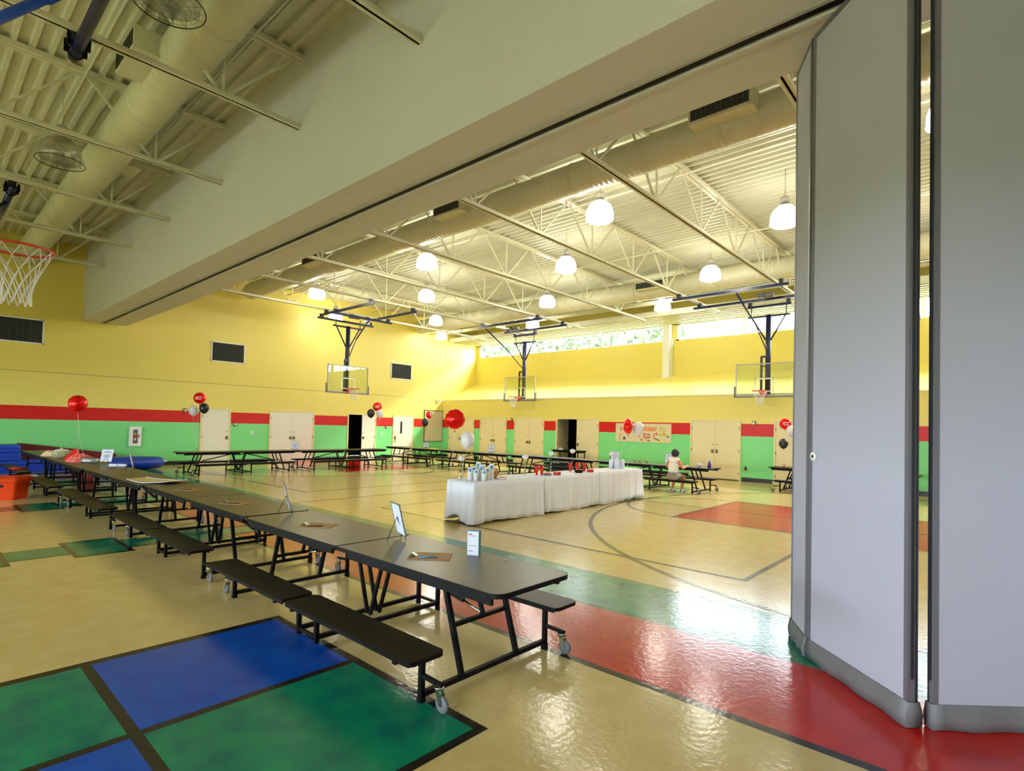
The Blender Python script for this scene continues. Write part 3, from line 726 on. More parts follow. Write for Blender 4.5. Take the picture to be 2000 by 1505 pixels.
panel((-1.36, 5.07), (-1.15, 4.68), 'partition_panel', 'narrow grey end strip of the folding partition at its far edge', 0.13, 4.76, thick=0.06)
panel((-0.322, 4.064), (0.42, 4.72), 'partition_panel', 'darker grey partition panel at the right edge, past the gap', 0.13, 4.76, thick=0.046)
panel((0.50, 4.72), (1.22, 4.04), 'partition_panel', 'next grey partition panel folded behind the right edge', 0.13, 4.76)

# ================================================================== FOLDING BENCH TABLES
def bench_table():
    e = empty('folding_bench_table')
    for s in (-1, 1):
        x0, x1 = (0.008, 1.83) if s > 0 else (-1.83, -0.008)
        cor = (1, 0, 0, 1) if s > 0 else (0, 1, 1, 0)
        b = MB().prism(rrect(x0, x1, -0.38, 0.38, 0.09, cor), 0.655, 0.686, M_EDGE)
        b.prism(rrect(x0+0.006, x1-0.006, -0.374, 0.374, 0.085, cor), 0.686, 0.6865, M_TOP); b.build('tabletop', e)
        for q in (-1, 1):
            xa, xb = sorted((s*0.12, s*1.74))
            MB().box(xa, xb, q*0.335-0.012, q*0.335+0.012, 0.60, 0.655, M_BLK).build('side_rail', e)
            xa, xb = sorted((s*0.02, s*1.57)); ya, yb = sorted((q*0.545, q*0.825))
            o = MB().prism(rrect(xa, xb, ya, yb, 0.05), 0.312, 0.338, M_EDGE).prism(rrect(xa+0.005, xb-0.005, ya+0.005, yb-0.005, 0.046), 0.338, 0.3385, M_BENCH)
            o.box(xa+0.06, xb-0.06, ya+0.04, ya+0.055, 0.285, 0.312, M_BLK).box(xa+0.06, xb-0.06, yb-0.055, yb-0.04, 0.285, 0.312, M_BLK)
            o.build('bench_seat', e)
        f = MB(); X = s*1.415; dx = -s*0.2; W = 0.032
        f.bar((X, -0.605, 0.045), (X, 0.605, 0.045), W, W, M_BLK)
        for q in (-1, 1):
            f.bar((X, q*0.605, 0.0), (X, q*0.605, 0.30), W, W, M_BLK).box(X-0.02, X+0.02, q*0.605-0.02, q*0.605+0.02, 0, 0.03, M_BLK)
            f.bar((X, q*0.27, 0.055), (X+dx, q*0.27, 0.655), W, W, M_BLK)
            f.bar((X, q*0.605, 0.165), (X+s*0.19, q*0.605, 0.158), 0.028, 0.022, M_BLK)
            f.bar((X, q*0.605, 0.30), (X, q*0.82, 0.300), 0.03, 0.02, M_BLK)
        f.bar((X+dx*0.5, -0.27, 0.355), (X+dx*0.5, 0.27, 0.355), W*0.85, W*0.85, M_BLK)
        f.bar((X+dx*0.5, 0.02, 0.355), (X+dx*1.05, 0.02, 0.655), 0.026, 0.026, M_BLK)
        f.build('end_frame', e)
        g = MB(); X = s*0.14
        g.bar((X, -0.605, 0.045), (X, 0.605, 0.045), W, W, M_BLK)
        for q in (-1, 1):
            g.bar((X, q*0.605, 0.0), (X, q*0.605, 0.30), W, W, M_BLK)
            g.bar((s*0.02, q*0.045, 0.06), (s*0.22, q*0.045, 0.64), W*0.8, W*0.8, M_BLK)
            g.bar((X, q*0.605, 0.30), (X, q*0.82, 0.300), 0.03, 0.02, M_BLK)
            if s > 0: g.bar((-0.14, q*0.605, 0.045), (0.14, q*0.605, 0.045), 0.022, 0.022, M_BLK)
        g.build('center_frame', e)
        k = MB().bar((s*0.21, 0.0, 0.60), (s*1.08, 0.05, 0.40), 0.028, 0.028, M_BLK).tube([(s*1.08, 0.05, 0.40), (s*1.30, 0.05, 0.35)], 0.009, M_CHROME, 8)
        k.bar((s*0.02, 0.1, 0.56), (s*0.34, 0.1, 0.60), 0.022, 0.03, M_BLK); k.build('brace', e)
        for q in (-1, 1):
            cx_ = s*(1.415+0.165); cy_ = q*0.605
            c = MB().lathe([(0.03, 0.137), (0.03, 0.148), (0, 0.15)], M_CHROME, 12, c=(cx_, cy_, 0))
            for w in (-1, 1): c.add([(cx_-0.022, cy_+w*0.018, 0.138), (cx_+0.022, cy_+w*0.018, 0.138), (cx_+s*0.03+0.012, cy_+w*0.018, 0.045), (cx_+s*0.03-0.012, cy_+w*0.018, 0.045)], [(0, 1, 2, 3), (3, 2, 1, 0)], M_CHROME)
            co = c.build('caster', e)
            MB().lathe([(0.02, -0.013), (0.045, -0.013), (0.052, -0.007), (0.052, 0.007), (0.045, 0.013), (0.02, 0.013)], M_RUB, 20, T=T((cx_+s*0.03, cy_, 0.052), rx=radians(90))).build('wheel', co)
    return e
tb = bench_table()
near_tabs = [(-4.09, 2.80, 0.0, 'long dark folding bench table nearest the camera, its end pointing at the red floor'),
             (-7.80, 2.83, -0.004, 'second folding bench table of the long row, joined to the nearest one'),
             (-11.50, 2.77, 0.008, 'third folding bench table of the long row, with the cream board lying open on it'),
             (-15.20, 2.71, 0.008, 'fourth folding bench table of the long row, with paper rolls and red tissue on it'),
             (-18.90, 2.67, 0.01, 'farthest folding bench table of the long row, with baskets by the maroon board')]
far_tabs = [(-18.68, 7.43, pi/2+0.03, 'folding bench table along the door wall, left one of the pair'),
            (-18.62, 11.12, pi/2+0.01, 'folding bench table along the door wall, right one of the pair, before the open doorway'),
            (-18.88, 14.90, 0.0, 'folding bench table in the room corner, leftmost of the row below the windows'),
            (-15.18, 14.95, 0.0, 'second folding bench table from the left in the row below the windows'),
            (-11.48, 15.0, 0.0, 'folding bench table directly behind the white clothed tables'),
            (-7.79, 15.05, 0.0, 'folding bench table where the woman in the white top sits'),
            (-3.50, 17.72, 0.0, 'folding bench table at far right, cut off by the partition')]
for i, (x, y, a, lab) in enumerate(near_tabs+far_tabs):
    o = tb if i == 0 else copy_tree(tb)
    o.location = (x, y, 0); o.rotation_euler = (0, 0, a)
    tag(o, lab, 'table', 'folding bench tables in the long near row' if i < 5 else 'folding bench tables around the far court')


# ================================================================== WHITE CLOTHED TABLES
def cloth_table(y0, y1, first, last, lt, lc):
    xa, xb, zt = -7.44, -6.74, 0.735
    e = empty('folding_table', ((xa+xb)/2, (y0+y1)/2, 0), 0, lt, 'table', 'folding tables under the white cloths')
    hx, hy = (xb-xa)/2-0.01, (y1-y0)/2-0.015
    MB().prism(rrect(-hx, hx, -hy, hy, 0.04), 0.70, 0.73, M_TRIMG).build('tabletop', e)
    for s in (-1, 1):
        b = MB(); yy = s*(hy-0.25)
        for q in (-1, 1): b.tube([(q*(hx-0.06), yy, 0.0), (q*(hx-0.06), yy, 0.70)], 0.014, M_BLK, 8)
        b.tube([(-hx+0.06, yy, 0.12), (hx-0.06, yy, 0.12)], 0.012, M_BLK, 8); b.build('leg_frame', e)
    # cloth
    b = MB(); per = []
    N = 300; hw, hh = hx+0.012, hy+0.012
    rp = rrect(-hw, hw, -hh, hh, 0.03, n=3)
    P = [Vector((x, y, 0)) for x, y in rp]; seg = []; L = 0
    for i in range(len(P)):
        a, c = P[i], P[(i+1) % len(P)]; seg.append((L, a, c)); L += (c-a).length
    rnd = random.Random(int(y0*10))
    ph = [rnd.uniform(0, 6.28) for _ in range(6)]
    rows = 9; vs = []; fs = []
    for k in range(N):
        sL = L*k/N; a = c = None
        for q in seg:
            if q[0] <= sL: base = q
        a, c = base[1], base[2]; d = (c-a).normalized(); p = a+d*(sL-base[0]); nrm = Vector((d.y, -d.x, 0))
        endA = p.y < -hh+0.05; endB = p.y > hh-0.05
        inner = (endA and not first) or (endB and not last)
        corner = min(1.0, max(0.0, 1.0-(min(abs(abs(p.x)-hw), 9)+min(abs(abs(p.y)-hh), 9))/0.22))
        for j in range(rows):
            t = j/(rows-1.0)
            hem = 0.025+0.02*sin(sL*3+ph[0])
            if endA and first: hem += 0.13*max(0, cos((p.x+0.12)/0.30*1.57))**2 if abs(p.x+0.12) < 0.30 else 0
            amp = (0.004+0.026*t)*(1.0 if not inner else 0.15)
            wv = (1-2*abs(sin(sL*11+ph[1]+1.3*sin(sL*2.3+ph[2]))))*0.8+sin(sL*37+ph[3])*0.2+sin(sL*7+ph[4])*0.6
            off = amp*wv+0.03*t*(0.0 if inner else 0.8)+corner*0.045*t*(0 if inner else 1)
            if inner: off = min(off, 0.002)
            z = zt-(zt-hem)*t
            q = p+nrm*off; vs.append((q.x, q.y, z))
    for k in range(N):
        k2 = (k+1) % N
        for j in range(rows-1): fs.append((k*rows+j, k*rows+j+1, k2*rows+j+1, k2*rows+j))
    fs.append(tuple(k*rows for k in range(N)))
    b.add(vs, fs, M_CLOTH, True)
    o = b.build('tablecloth'); o.location = e.location
    for pl in o.data.polygons:
        if len(pl.vertices) > 10: pl.use_smooth = False
    sol = o.modifiers.new('thickness', 'SOLIDIFY'); sol.thickness = 0.003
    tag(o, lc, 'tablecloth', 'white tablecloths reaching the floor')
cloth_table(6.55, 8.48, True, False, 'folding table under the nearest white cloth, one black leg showing at its near end', 'white cloth nearest the camera, its end lifted over a black table leg')
cloth_table(8.49, 10.42, False, False, 'folding table under the middle white cloth', 'middle white tablecloth of the three, under the red cones')
cloth_table(10.43, 12.36, False, True, 'folding table under the farthest white cloth', 'farthest white tablecloth of the three, under the white paper bags')
ZC = 0.738
# canisters with blue marks
can = empty('white_canister', (0, 0, 0))
MB().lathe([(0.0, 0), (0.042, 0), (0.044, 0.185), (0.040, 0.195), (0, 0.195)], M_WHITE, 16).build('body', can)
v = []; f = []
for i in range(7):
    for j, z in enumerate((0.135, 0.172)):
        a = -pi*0.30+(i-3)*0.19; v.append((0.0454*cos(a), 0.0454*sin(a), z+(0.012 if i % 2 else 0)))
for i in range(6): f.append((2*i, 2*i+2, 2*i+3, 2*i+1))
MB().add(v, f, M_CYAN, True).build('blue_mark', can)
cans = [(-6.91, 6.76, 1.0, 'front left'), (-6.82, 6.87, 0.95, 'front right, shortest'), (-7.02, 6.72, 1.15, 'left end'), (-7.05, 6.85, 1.2, 'second row left, next to the flowers'), (-6.95, 6.93, 1.35, 'center back'),
        (-7.08, 6.98, 1.6, 'tallest, at the back'), (-6.88, 7.02, 1.15, 'second row right'), (-6.90, 7.14, 1.45, 'right end'), (-7.10, 7.12, 1.35, 'back right')]
for i, (x, y, s, w) in enumerate(cans):
    o = can if i == 0 else copy_tree(can)
    o.location = (x, y, ZC); o.scale = (1, 1, s); tag(o, 'white blue-marked canister on the near white table, '+w, 'canister', 'white canisters on the near white table')
# vases with white carnations
def vase_flower(loc, label, h=0.2, fz=0.34):
    e = empty('flower_vase', loc, 0, label, 'vase', 'glass vases with white carnations')
    MB().lathe([(0.0, 0.0), (0.034, 0.0), (0.034, 0.02), (0.018, 0.09), (0.016, h-0.02), (0.024, h)], M_VASE, 14).build('glass', e)
    st = MB().tube([(0, 0, 0.02), (0.004, 0.0, h), (0.012, 0.004, fz)], 0.004, M_GREENL, 6)
    for k in range(3): st.bar((0.004, 0, h-0.06+0.05*k), (0.05*cos(k*2.1), 0.05*sin(k*2.1), h+0.02+0.05*k), 0.012, 0.003, M_GREENL)
    st.build('stem', e)
    rnd = random.Random(int(abs(loc[1])*100)); fb = MB()
    for k in range(46):
        a = rnd.uniform(0, 2*pi); t = rnd.uniform(0.0, 1.35); R = rnd.uniform(0.055, 0.082)
        d = Vector((sin(t)*cos(a), sin(t)*sin(a), cos(t))); c = Vector((0.012, 0.004, fz))+d*R*0.6
        sd = d.cross(Vector((rnd.uniform(-1, 1), rnd.uniform(-1, 1), 0.3))).normalized(); w = 0.022; u2 = d
        p = [c-sd*w*0.4-u2*0.02, c+sd*w*0.4-u2*0.02, c+sd*w+u2*0.022+Vector((0, 0, rnd.uniform(-.004, .006))), c+u2*0.03, c-sd*w+u2*0.022]
        fb.add(p, [(0, 1, 2, 3, 4)], M_WHITE)
    fb.lathe([(0, -0.04), (0.05, -0.01), (0.06, 0.018), (0.04, 0.045), (0, 0.05)], M_WHITE, 10, c=(0.012, 0.004, fz))
    fb.build('flower_head', e)
vase_flower((-7.20, 6.66, ZC), 'glass vase with white carnations beside the canisters, near end of the white tables', 0.2, 0.36)
vase_flower((-7.27, 8.48, ZC), 'glass vase with a white carnation left of the red cones')
vase_flower((-7.36, 9.45, ZC), 'glass vase with a white carnation, middle of the clothed tables behind the red tin', 0.2, 0.38)
vase_flower((-7.36, 10.22, ZC), 'glass vase with a full white carnation by the cluster of red cones', 0.2, 0.42)
vase_flower((-4.72, 17.75, 0.688), 'glass vase with a white carnation on the table at far right', 0.22, 0.42)
# red cones
def cone(loc, label, m=M_REDP, tilt=0.0):
    o = MB().lathe([(0.018, 0.0), (0.046, 0.19), (0.043, 0.19), (0.016, 0.01)], m, 16).build('paper_cone', None, loc)
    o.rotation_euler = (tilt, tilt*0.5, 0); tag(o, label, 'cone', 'paper cones on the white tables')
cone((-7.02, 8.56, ZC), 'red paper cone standing left of the red tin, left of the pair')
cone((-6.98, 8.67, ZC), 'red paper cone standing left of the red tin, right of the pair', tilt=0.03)
cone((-7.20, 9.95, ZC), 'red paper cone leftmost in the cluster behind the black tray')
cone((-7.12, 10.10, ZC), 'red paper cone in the middle of the cluster behind the black tray')
cone((-7.05, 10.27, ZC), 'red paper cone on the right of the cluster behind the black tray')
cone((-7.14, 10.42, ZC), 'black paper cone at the right end of the red cones', M_BLK)
def tin(loc, label, r=0.075, h=0.06, m=M_REDP):
    e = empty('round_tin', loc, 0, label, 'tin', 'stacked round tins on the white tables')
    MB().lathe([(0, 0), (r, 0), (r, h*0.65), (0, h*0.65)], m, 22, smooth=False).build('base', e)
    MB().lathe([(0, h*0.65), (r+0.003, h*0.65), (r+0.003, h), (0, h)], m, 22, smooth=False).build('lid', e)
tin((-6.84, 9.00, ZC), 'red round tin on the middle white cloth, left one')
tin((-6.86, 10.23, ZC), 'red round tin on the middle white cloth, right one near the cones')
def tray(name, loc, label, m, m2, r=0.10, h=0.035, cat='plate'):
    e = empty(name, loc, 0, label, cat)
    MB().lathe([(0, 0), (r*0.7, 0), (r, h), (r*0.96, h), (r*0.66, 0.008), (0, 0.008)], m, 22).build('dish', e)
    MB().lathe([(0, 0.01), (r*0.7, 0.012), (r*0.6, h+0.01), (0, h+0.016)], m2, 18).build('contents', e)
tray('serving_bowl', (-6.92, 8.78, ZC), 'grey bowl with red contents between the red cones and red tin', M_GREY, M_REDP, cat='bowl')
tray('serving_tray', (-6.92, 9.88, ZC), 'black bowl in front of the cluster of red cones', M_BLK, M_REDP, 0.11, 0.06, 'bowl')
tray('serving_plate', (-6.86, 7.38, ZC), 'white plate with orange food right of the white canisters', M_WHITE, mat('orange_food', (226, 130, 84), 0.6), 0.11, 0.03)
tag(MB().box(-0.05, 0.05, -0.04, 0.04, 0, 0.14, M_CARD).box(-0.052, 0.052, -0.005, 0.005, 0.14, 0.141, M_PAPER).build('cardboard_box', None, (-7.02, 7.33, ZC)), 'small brown cardboard box right behind the white canisters', 'box')
for i, (x, y, w) in enumerate([(-7.22, 11.68, 'back left'), (-7.08, 11.72, 'front left'), (-7.20, 11.86, 'back right'), (-7.06, 11.92, 'front right')]):
    e = empty('paper_bag', (x, y, ZC), 0.3, 'white paper bag at the far end of the white tables, %s of four' % w, 'bag', 'white paper bags on the far white table')
    MB().box(-0.045, 0.045, -0.065, 0.065, 0, 0.19, M_PAPER).build('body', e)
    v = [(-0.045, -0.065, 0.19), (0.045, -0.065, 0.19), (0.045, 0.065, 0.19), (-0.045, 0.065, 0.19), (-0.004, -0.07, 0.225), (-0.004, 0.07, 0.225), (0.004, 0.07, 0.225), (0.004, -0.07, 0.225)]
    MB().add(v, [(0, 4, 5, 3), (1, 2, 6, 7), (0, 1, 7, 4), (2, 3, 5, 6), (4, 7, 6, 5)], M_PAPER).build('folded_top', e)
vase_flower((-7.34, 11.83, ZC), 'white carnations rising just behind the four white paper bags', 0.2, 0.32)

# ================================================================== BALLOONS
def foil_balloon(loc, anchor, rz, label, r=0.175, grp='red foil balloons', letters=True):
    e = empty('foil_balloon', loc, rz, label, 'balloon', grp)
    vs = []; fs = []; n = 40; prof = []
    for j in range(13):
        t = -1+2*j/12.0; rr = math.sqrt(max(0, 1-abs(t)**2.2)); prof.append((t*r*0.62, rr*r))
    for x, rr in prof:
        for k in range(n):
            a = 2*pi*k/n; cr = 1+0.022*sin(k*pi)*0+(0.025*cos(11*a) if rr > 0.75*r else 0.006*cos(11*a)); vs.append((x, rr*cr*sin(a), rr*cr*cos(a)))
    for j in range(12):
        for k in range(n): fs.append((j*n+k, j*n+(k+1) % n, (j+1)*n+(k+1) % n, (j+1)*n+k))
    MB().add(vs, fs, M_REDF, True).build('envelope', e)
    b = MB()
    for q, (z, w) in enumerate(((0.03, 0.085), (-0.035, 0.07)) if letters else ()):
        v = []; f = []
        for i in range(9):
            y = -w+2*w*i/8
            for zz in (z-0.011, z+0.011):
                rr = math.sqrt(y*y+zz*zz)/r; x = r*0.62*(max(0, 1-rr**2))**(1/2.2)*1.01+0.004; v.append((x, y, zz))
        for i in range(0, 8): f.append((2*i, 2*i+2, 2*i+3, 2*i+1))
        b.add(v, f, M_WHITE)
    if letters: b.build('white_lettering', e)
    MB().tube([(0, 0, -r*0.97), (0, 0, -r*1.12), (0.004, 0.002, -r*1.3)], [0.012, 0.006, 0.014], M_REDF, 8).build('neck', e)
    ribbon(e, loc, rz, anchor, -r*1.12); return e
def ribbon(e, loc, rz, anchor, z0):
    d = Matrix.Rotation(-rz, 4, 'Z') @ (Vector(anchor)-Vector(loc)); pts = []
    for i in range(9):
        t = i/8.0; p = Vector((0, 0, z0)).lerp(d, t); p += Vector((0.012*sin(t*9), 0.012*cos(t*7)-0.012, 0))*sin(pi*t); pts.append(p)
    MB().tube(pts, 0.0028, M_RIB, 5).build('ribbon', e)
def latex_balloon(loc, anchor, label, m, r=0.125, grp=None):
    e = empty('latex_balloon', loc, 0, label, 'balloon', grp)
    prof = []
    for j in range(15):
        a = pi*j/14; z = r*cos(a)*(1.08 if a < pi/2 else 1.32); prof.append((r*sin(a)**(1.0 if a < pi/2 else 1.15), z))
    prof[0] = (0, r*1.08); prof[-1] = (0.006, -r*1.32)
    MB().lathe(prof, m, 22).build('envelope', e)
    MB().lathe([(0.006, -r*1.32), (0.014, -r*1.32-0.012), (0.0, -r*1.32-0.014)], m, 8).build('knot', e)
    ribbon(e, loc, 0, anchor, -r*1.33); return e
GW, GB_ = 'white latex balloons', 'black latex balloons'
foil_balloon((-14.8, 2.52, 1.97), (-15.2, 2.75, 0.69), -0.1, 'lone red foil balloon at left above the long near row of tables', letters=False)
foil_balloon((-18.65, 6.18, 2.35), (-18.7, 6.16, 0.72), -0.5, 'red foil balloon topping the cluster at the single white door')
latex_balloon((-18.60, 6.30, 2.05), (-18.7, 6.16, 0.72), 'black balloon under the red one at the single white door', M_BBAL, 0.14, GB_)
latex_balloon((-18.90, 6.10, 1.97), (-18.7, 6.16, 0.72), 'white balloon half hidden behind the black one at the single white door', M_WBAL, 0.14, GW)
foil_balloon((-18.65, 12.66, 2.36), (-18.6, 12.5, 0.72), -0.5, 'red foil balloon topping the cluster beside the open doorway on the left wall')
latex_balloon((-18.70, 12.41, 2.10), (-18.6, 12.5, 0.72), 'black balloon beside the open doorway on the left wall', M_BBAL, 0.15, GB_)
latex_balloon((-18.50, 12.70, 2.09), (-18.6, 12.5, 0.72), 'white balloon beside the open doorway on the left wall', M_WBAL, 0.15, GW)
foil_balloon((-18.27, 15.0, 2.11), (-18.4, 15.0, 0.70), 0.2, 'red foil balloon in front of the corner marker board', 0.16)
latex_balloon((-18.53, 15.0, 1.80), (-18.4, 15.0, 0.70), 'black balloon in front of the corner marker board', M_BBAL, 0.15, GB_)
foil_balloon((-7.36, 6.64, 1.81), (-7.25, 6.47, 0.05), -0.85, 'big red foil balloon above the near end of the white tables', 0.18, letters=False)
latex_balloon((-7.16, 6.77, 1.45), (-7.14, 6.62, 0.74), 'white balloon under the big red one at the near end of the white tables', M_WBAL, 0.128, GW)
foil_balloon((-6.96, 12.0, 1.78), (-7.05, 11.60, 0.74), 0.5, 'red foil balloon seen edge-on before the paper banner', 0.19)
latex_balloon((-6.86, 12.32, 1.74), (-7.05, 12.10, 0.74), 'white balloon before the paper banner', M_WBAL, 0.145, GW)
foil_balloon((-4.93, 17.62, 1.98), (-4.95, 17.6, 0.75), -1.0, 'red foil balloon near the partition edge at far right', 0.165)
latex_balloon((-4.76, 17.60, 1.78), (-4.95, 17.6, 0.75), 'white balloon near the partition edge at far right', M_WBAL, 0.14, GW)
latex_balloon((-4.97, 17.60, 1.40), (-4.95, 17.6, 0.75), 'black balloon low near the partition edge at far right', M_BBAL, 0.13, GB_)
def weight(loc, m, label):
    e = empty('balloon_weight', loc, 0, label, 'balloon weight')
    MB().lathe([(0, 0), (0.035, 0), (0.03, 0.03), (0.012, 0.045), (0, 0.05)], m, 10).build('base', e)
    MB().add([(0, 0, 0.04), (0.04, 0.01, 0.09), (0.02, -0.01, 0.1), (-0.04, 0.01, 0.085), (-0.02, -0.01, 0.1)], [(0, 1, 2), (0, 3, 4)], m).build('ruffle', e)
weight((-18.7, 6.16, 0.687), M_CHROME, 'silver balloon weight on the left end of the table by the door wall')
weight((-18.6, 12.5, 0.687), M_CHROME, 'silver balloon weight on the table before the open doorway')
weight((-4.95, 17.6, 0.687), M_REDP, 'red balloon weight on the table at far right')

# ================================================================== SIGNS, CLIPBOARDS, THINGS ON THE TABLES
def sign(loc, ang, label, w=0.22, h=0.28, tilt=14, easel=True, frame=True):
    """ang: heading of the sign's face normal"""
    rz = radians(ang+90)
    R = Matrix.Rotation(-radians(tilt), 4, 'X')
    e = empty('table_sign', loc, rz, label, 'sign', 'white tabletop signs on easels')
    def TT(z0=0.045): return Matrix.Translation((0, 0, z0)) @ R
    MB().box(-w/2, w/2, -0.002, 0.003, 0, h, M_PAPER, TT()).build('sheet', e)
    if frame:
        f = MB()
        for x0, x1, z0, z1 in ((-w/2-.006, w/2+.006, h-.004, h+.006), (-w/2-.006, w/2+.006, -.006, .004), (-w/2-.006, -w/2+.002, 0, h), (w/2-.002, w/2+.006, 0, h)): f.box(x0, x1, -0.005, 0.005, z0, z1, M_GREY, TT())
        f.build('frame', e)
    p = MB()
    for z, q in ((0.80, 0.55), (0.72, 0.7), (0.52, 0.6), (0.44, 0.7), (0.36, 0.5), (0.2, 0.3)): p.box(-w/2*q, w/2*q, -0.0035, -0.0022, h*z, h*z+0.008, M_INK, TT())
    p.build('print', e)
    if easel:
        b = tag(MB().tube([(-0.06, -0.02, 0.003), (0.0, 0.045, 0.20)], 0.003, M_BLK, 6).tube([(0.06, -0.02, 0.003), (0.0, 0.045, 0.20)], 0.003, M_BLK, 6).tube([(0, 0.045, 0.20), (0, 0.13, 0.003)], 0.003, M_BLK, 6)
            .tube([(-0.065, -0.03, 0.045), (-0.065, 0.0, 0.038), (0.065, 0.0, 0.038), (0.065, -0.03, 0.045)], 0.003, M_BLK, 6).build('wire_easel', None, loc),
            'black wire easel holding the '+label, 'easel', 'black wire easels')
        b.rotation_euler = (0, 0, rz)
    return e
ZT = 0.687
sign((-3.96, 2.98, ZT), 72, 'white sign seen edge-on on the nearest table')
sign((-5.83, 2.88, ZT), 68, 'white sign seen edge-on at the first table joint')
sign((-12.5, 3.02, ZT), 72, 'white sign seen edge-on far down the row')
sign((-14.45, 2.98, ZT), -42, 'white page leaning beside the red tissue', 0.23, 0.27, 16, frame=False)
sign((-18.65, 9.31, ZT), -30, 'white sign before the double doors of the left wall', 0.24, 0.27)
sign((-18.42, 15.0, ZT), -58, 'white sign below the corner marker board', 0.22, 0.2)
sign((-14.50, 14.95, ZT), -70, 'white sign before the first double doors', 0.24, 0.27)
sign((-9.22, 15.1, ZT), -78, 'white sign behind the white paper bags', 0.26, 0.27)
sign((-7.42, 15.2, ZT), -80, 'white sign left of the seated woman', 0.26, 0.29)
tag(MB().tube([(-0.07, -0.03, 0.003), (0.0, 0.03, 0.24)], 0.003, M_BLK, 6).tube([(0.07, -0.03, 0.003), (0.0, 0.03, 0.24)], 0.003, M_BLK, 6).tube([(0, 0.03, 0.24), (0, 0.12, 0.003)], 0.003, M_BLK, 6).build('wire_easel', None, (-11.5, 15.0, ZT)), 'empty black wire easel on the table before the third double doors', 'easel', 'black wire easels')
def clipboard(loc, rz, label, i):
    e = empty('clipboard', loc, rz, label, 'clipboard', 'brown clipboards on the near row')
    MB().prism(rrect(-0.16, 0.16, -0.115, 0.115, 0.015), 0, 0.004, M_CLIPB).build('board', e)
    b = MB().box(-0.155, -0.12, -0.05, 0.05, 0.004, 0.012, M_DKSTEEL)
    b.add([(-0.15, -0.045, 0.012), (-0.15, 0.045, 0.012), (-0.10, 0.03, 0.006), (-0.10, -0.03, 0.006), (-0.14, -0.025, 0.03), (-0.14, 0.025, 0.03)], [(0, 1, 5, 4), (1, 2, 5), (0, 4, 3), (2, 3, 4, 5)], M_CHROME); b.build('clip', e)
    pl = {0: M_CYAN, 1: M_DKSTEEL, 2: M_DKSTEEL}.get(i, M_DKSTEEL)
    p = MB().tube([(-0.07, 0, 0.005), (0.07, 0, 0.005)], [0.005, 0.005], pl, 8).tube([(0.07, 0, 0.005), (0.082, 0, 0.004)], [0.004, 0.001], M_CHROME, 8)
    o = p.build('pen', None, (loc[0]+0.03, loc[1]-0.05, loc[2]+0.004)); o.rotation_euler = (0, 0, rz+0.25+0.1*i)
    tag(o, 'pen lying on the '+label, 'pen', 'pens on the clipboards')
clips = [((-3.30, 2.76, ZT), 0.72, 'brown clipboard nearest the white tissue box'), ((-5.0, 2.76, ZT), 0.62, 'brown clipboard on the far half of the nearest table'),
         ((-6.98, 2.76, ZT), 0.55, 'brown clipboard on the second table, its nearer half'), ((-8.70, 2.80, ZT), 0.5, 'brown clipboard on the second table, its far half'),
         ((-10.5, 2.73, ZT), 0.5, 'brown clipboard just past the open cream board'), ((-12.9, 2.80, ZT), 0.45, 'brown clipboard beside the white paper roll')]
for i, (l, a, s_) in enumerate(clips): clipboard(l, a, s_, i)
e = empty('tissue_box', (-3.13, 3.06, ZT), radians(30), 'white and teal upright carton on the nearest table', 'box')
MB().box(-0.045, 0.045, -0.035, 0.035, 0, 0.185, M_PAPER).build('carton', e)
MB().box(0.0452, 0.0460, -0.0352, 0.0352, 0.0, 0.185, M_TEAL).box(-0.045, 0.045, -0.035, 0.035, 0.1851, 0.1856, M_CYAN).build('blue_panel', e)
MB().box(-0.036, -0.01, -0.0362, -0.0352, 0.16, 0.167, M_INK).box(-0.036, 0.02, -0.0362, -0.0352, 0.148, 0.152, M_GREY).box(-0.036, 0.03, -0.0362, -0.0352, 0.07, 0.078, M_TRIMG).box(-0.036, 0.0, -0.0362, -0.0352, 0.03, 0.036, M_GREY).build('print', e)
tag(MB().lathe([(0, 0), (0.011, 0), (0.011, 0.004), (0.004, 0.008), (0, 0.009)], M_CHROME, 10, c=(0, 0, 0)).build('metal_cap', None, (-2.82, 3.1, ZT)), 'tiny shiny metal cap on the table right of the white carton', 'cap')
# open cream board
e = empty('poster_board', (-10.0, 2.74, ZT), 0.45, 'cream board with white edges lying open across the third table', 'board')
vs = []; fs = []
for i in range(9):
    for j in (0, 1):
        x = -0.42+0.84*i/8; z = 0.014+0.03*(abs(x)/0.42)**2; y = (-0.26 if j == 0 else 0.26)*(1-0.35*abs(x)/0.42)
        vs.append((x, y, z)); 
n = len(vs)
for i in range(8): fs.append((2*i, 2*i+2, 2*i+3, 2*i+1))
cb = MB().add(vs, fs, mat('cream_board', (214, 196, 130), 0.6)).build('sheet', e)
sm = cb.modifiers.new('thickness', 'SOLIDIFY'); sm.thickness = 0.004; sm.offset = -1
b = MB().tube([vs[2*i] for i in range(9)], 0.006, M_PAPER, 6).tube([vs[2*i+1] for i in range(9)], 0.006, M_PAPER, 6).build('white_edge', e)
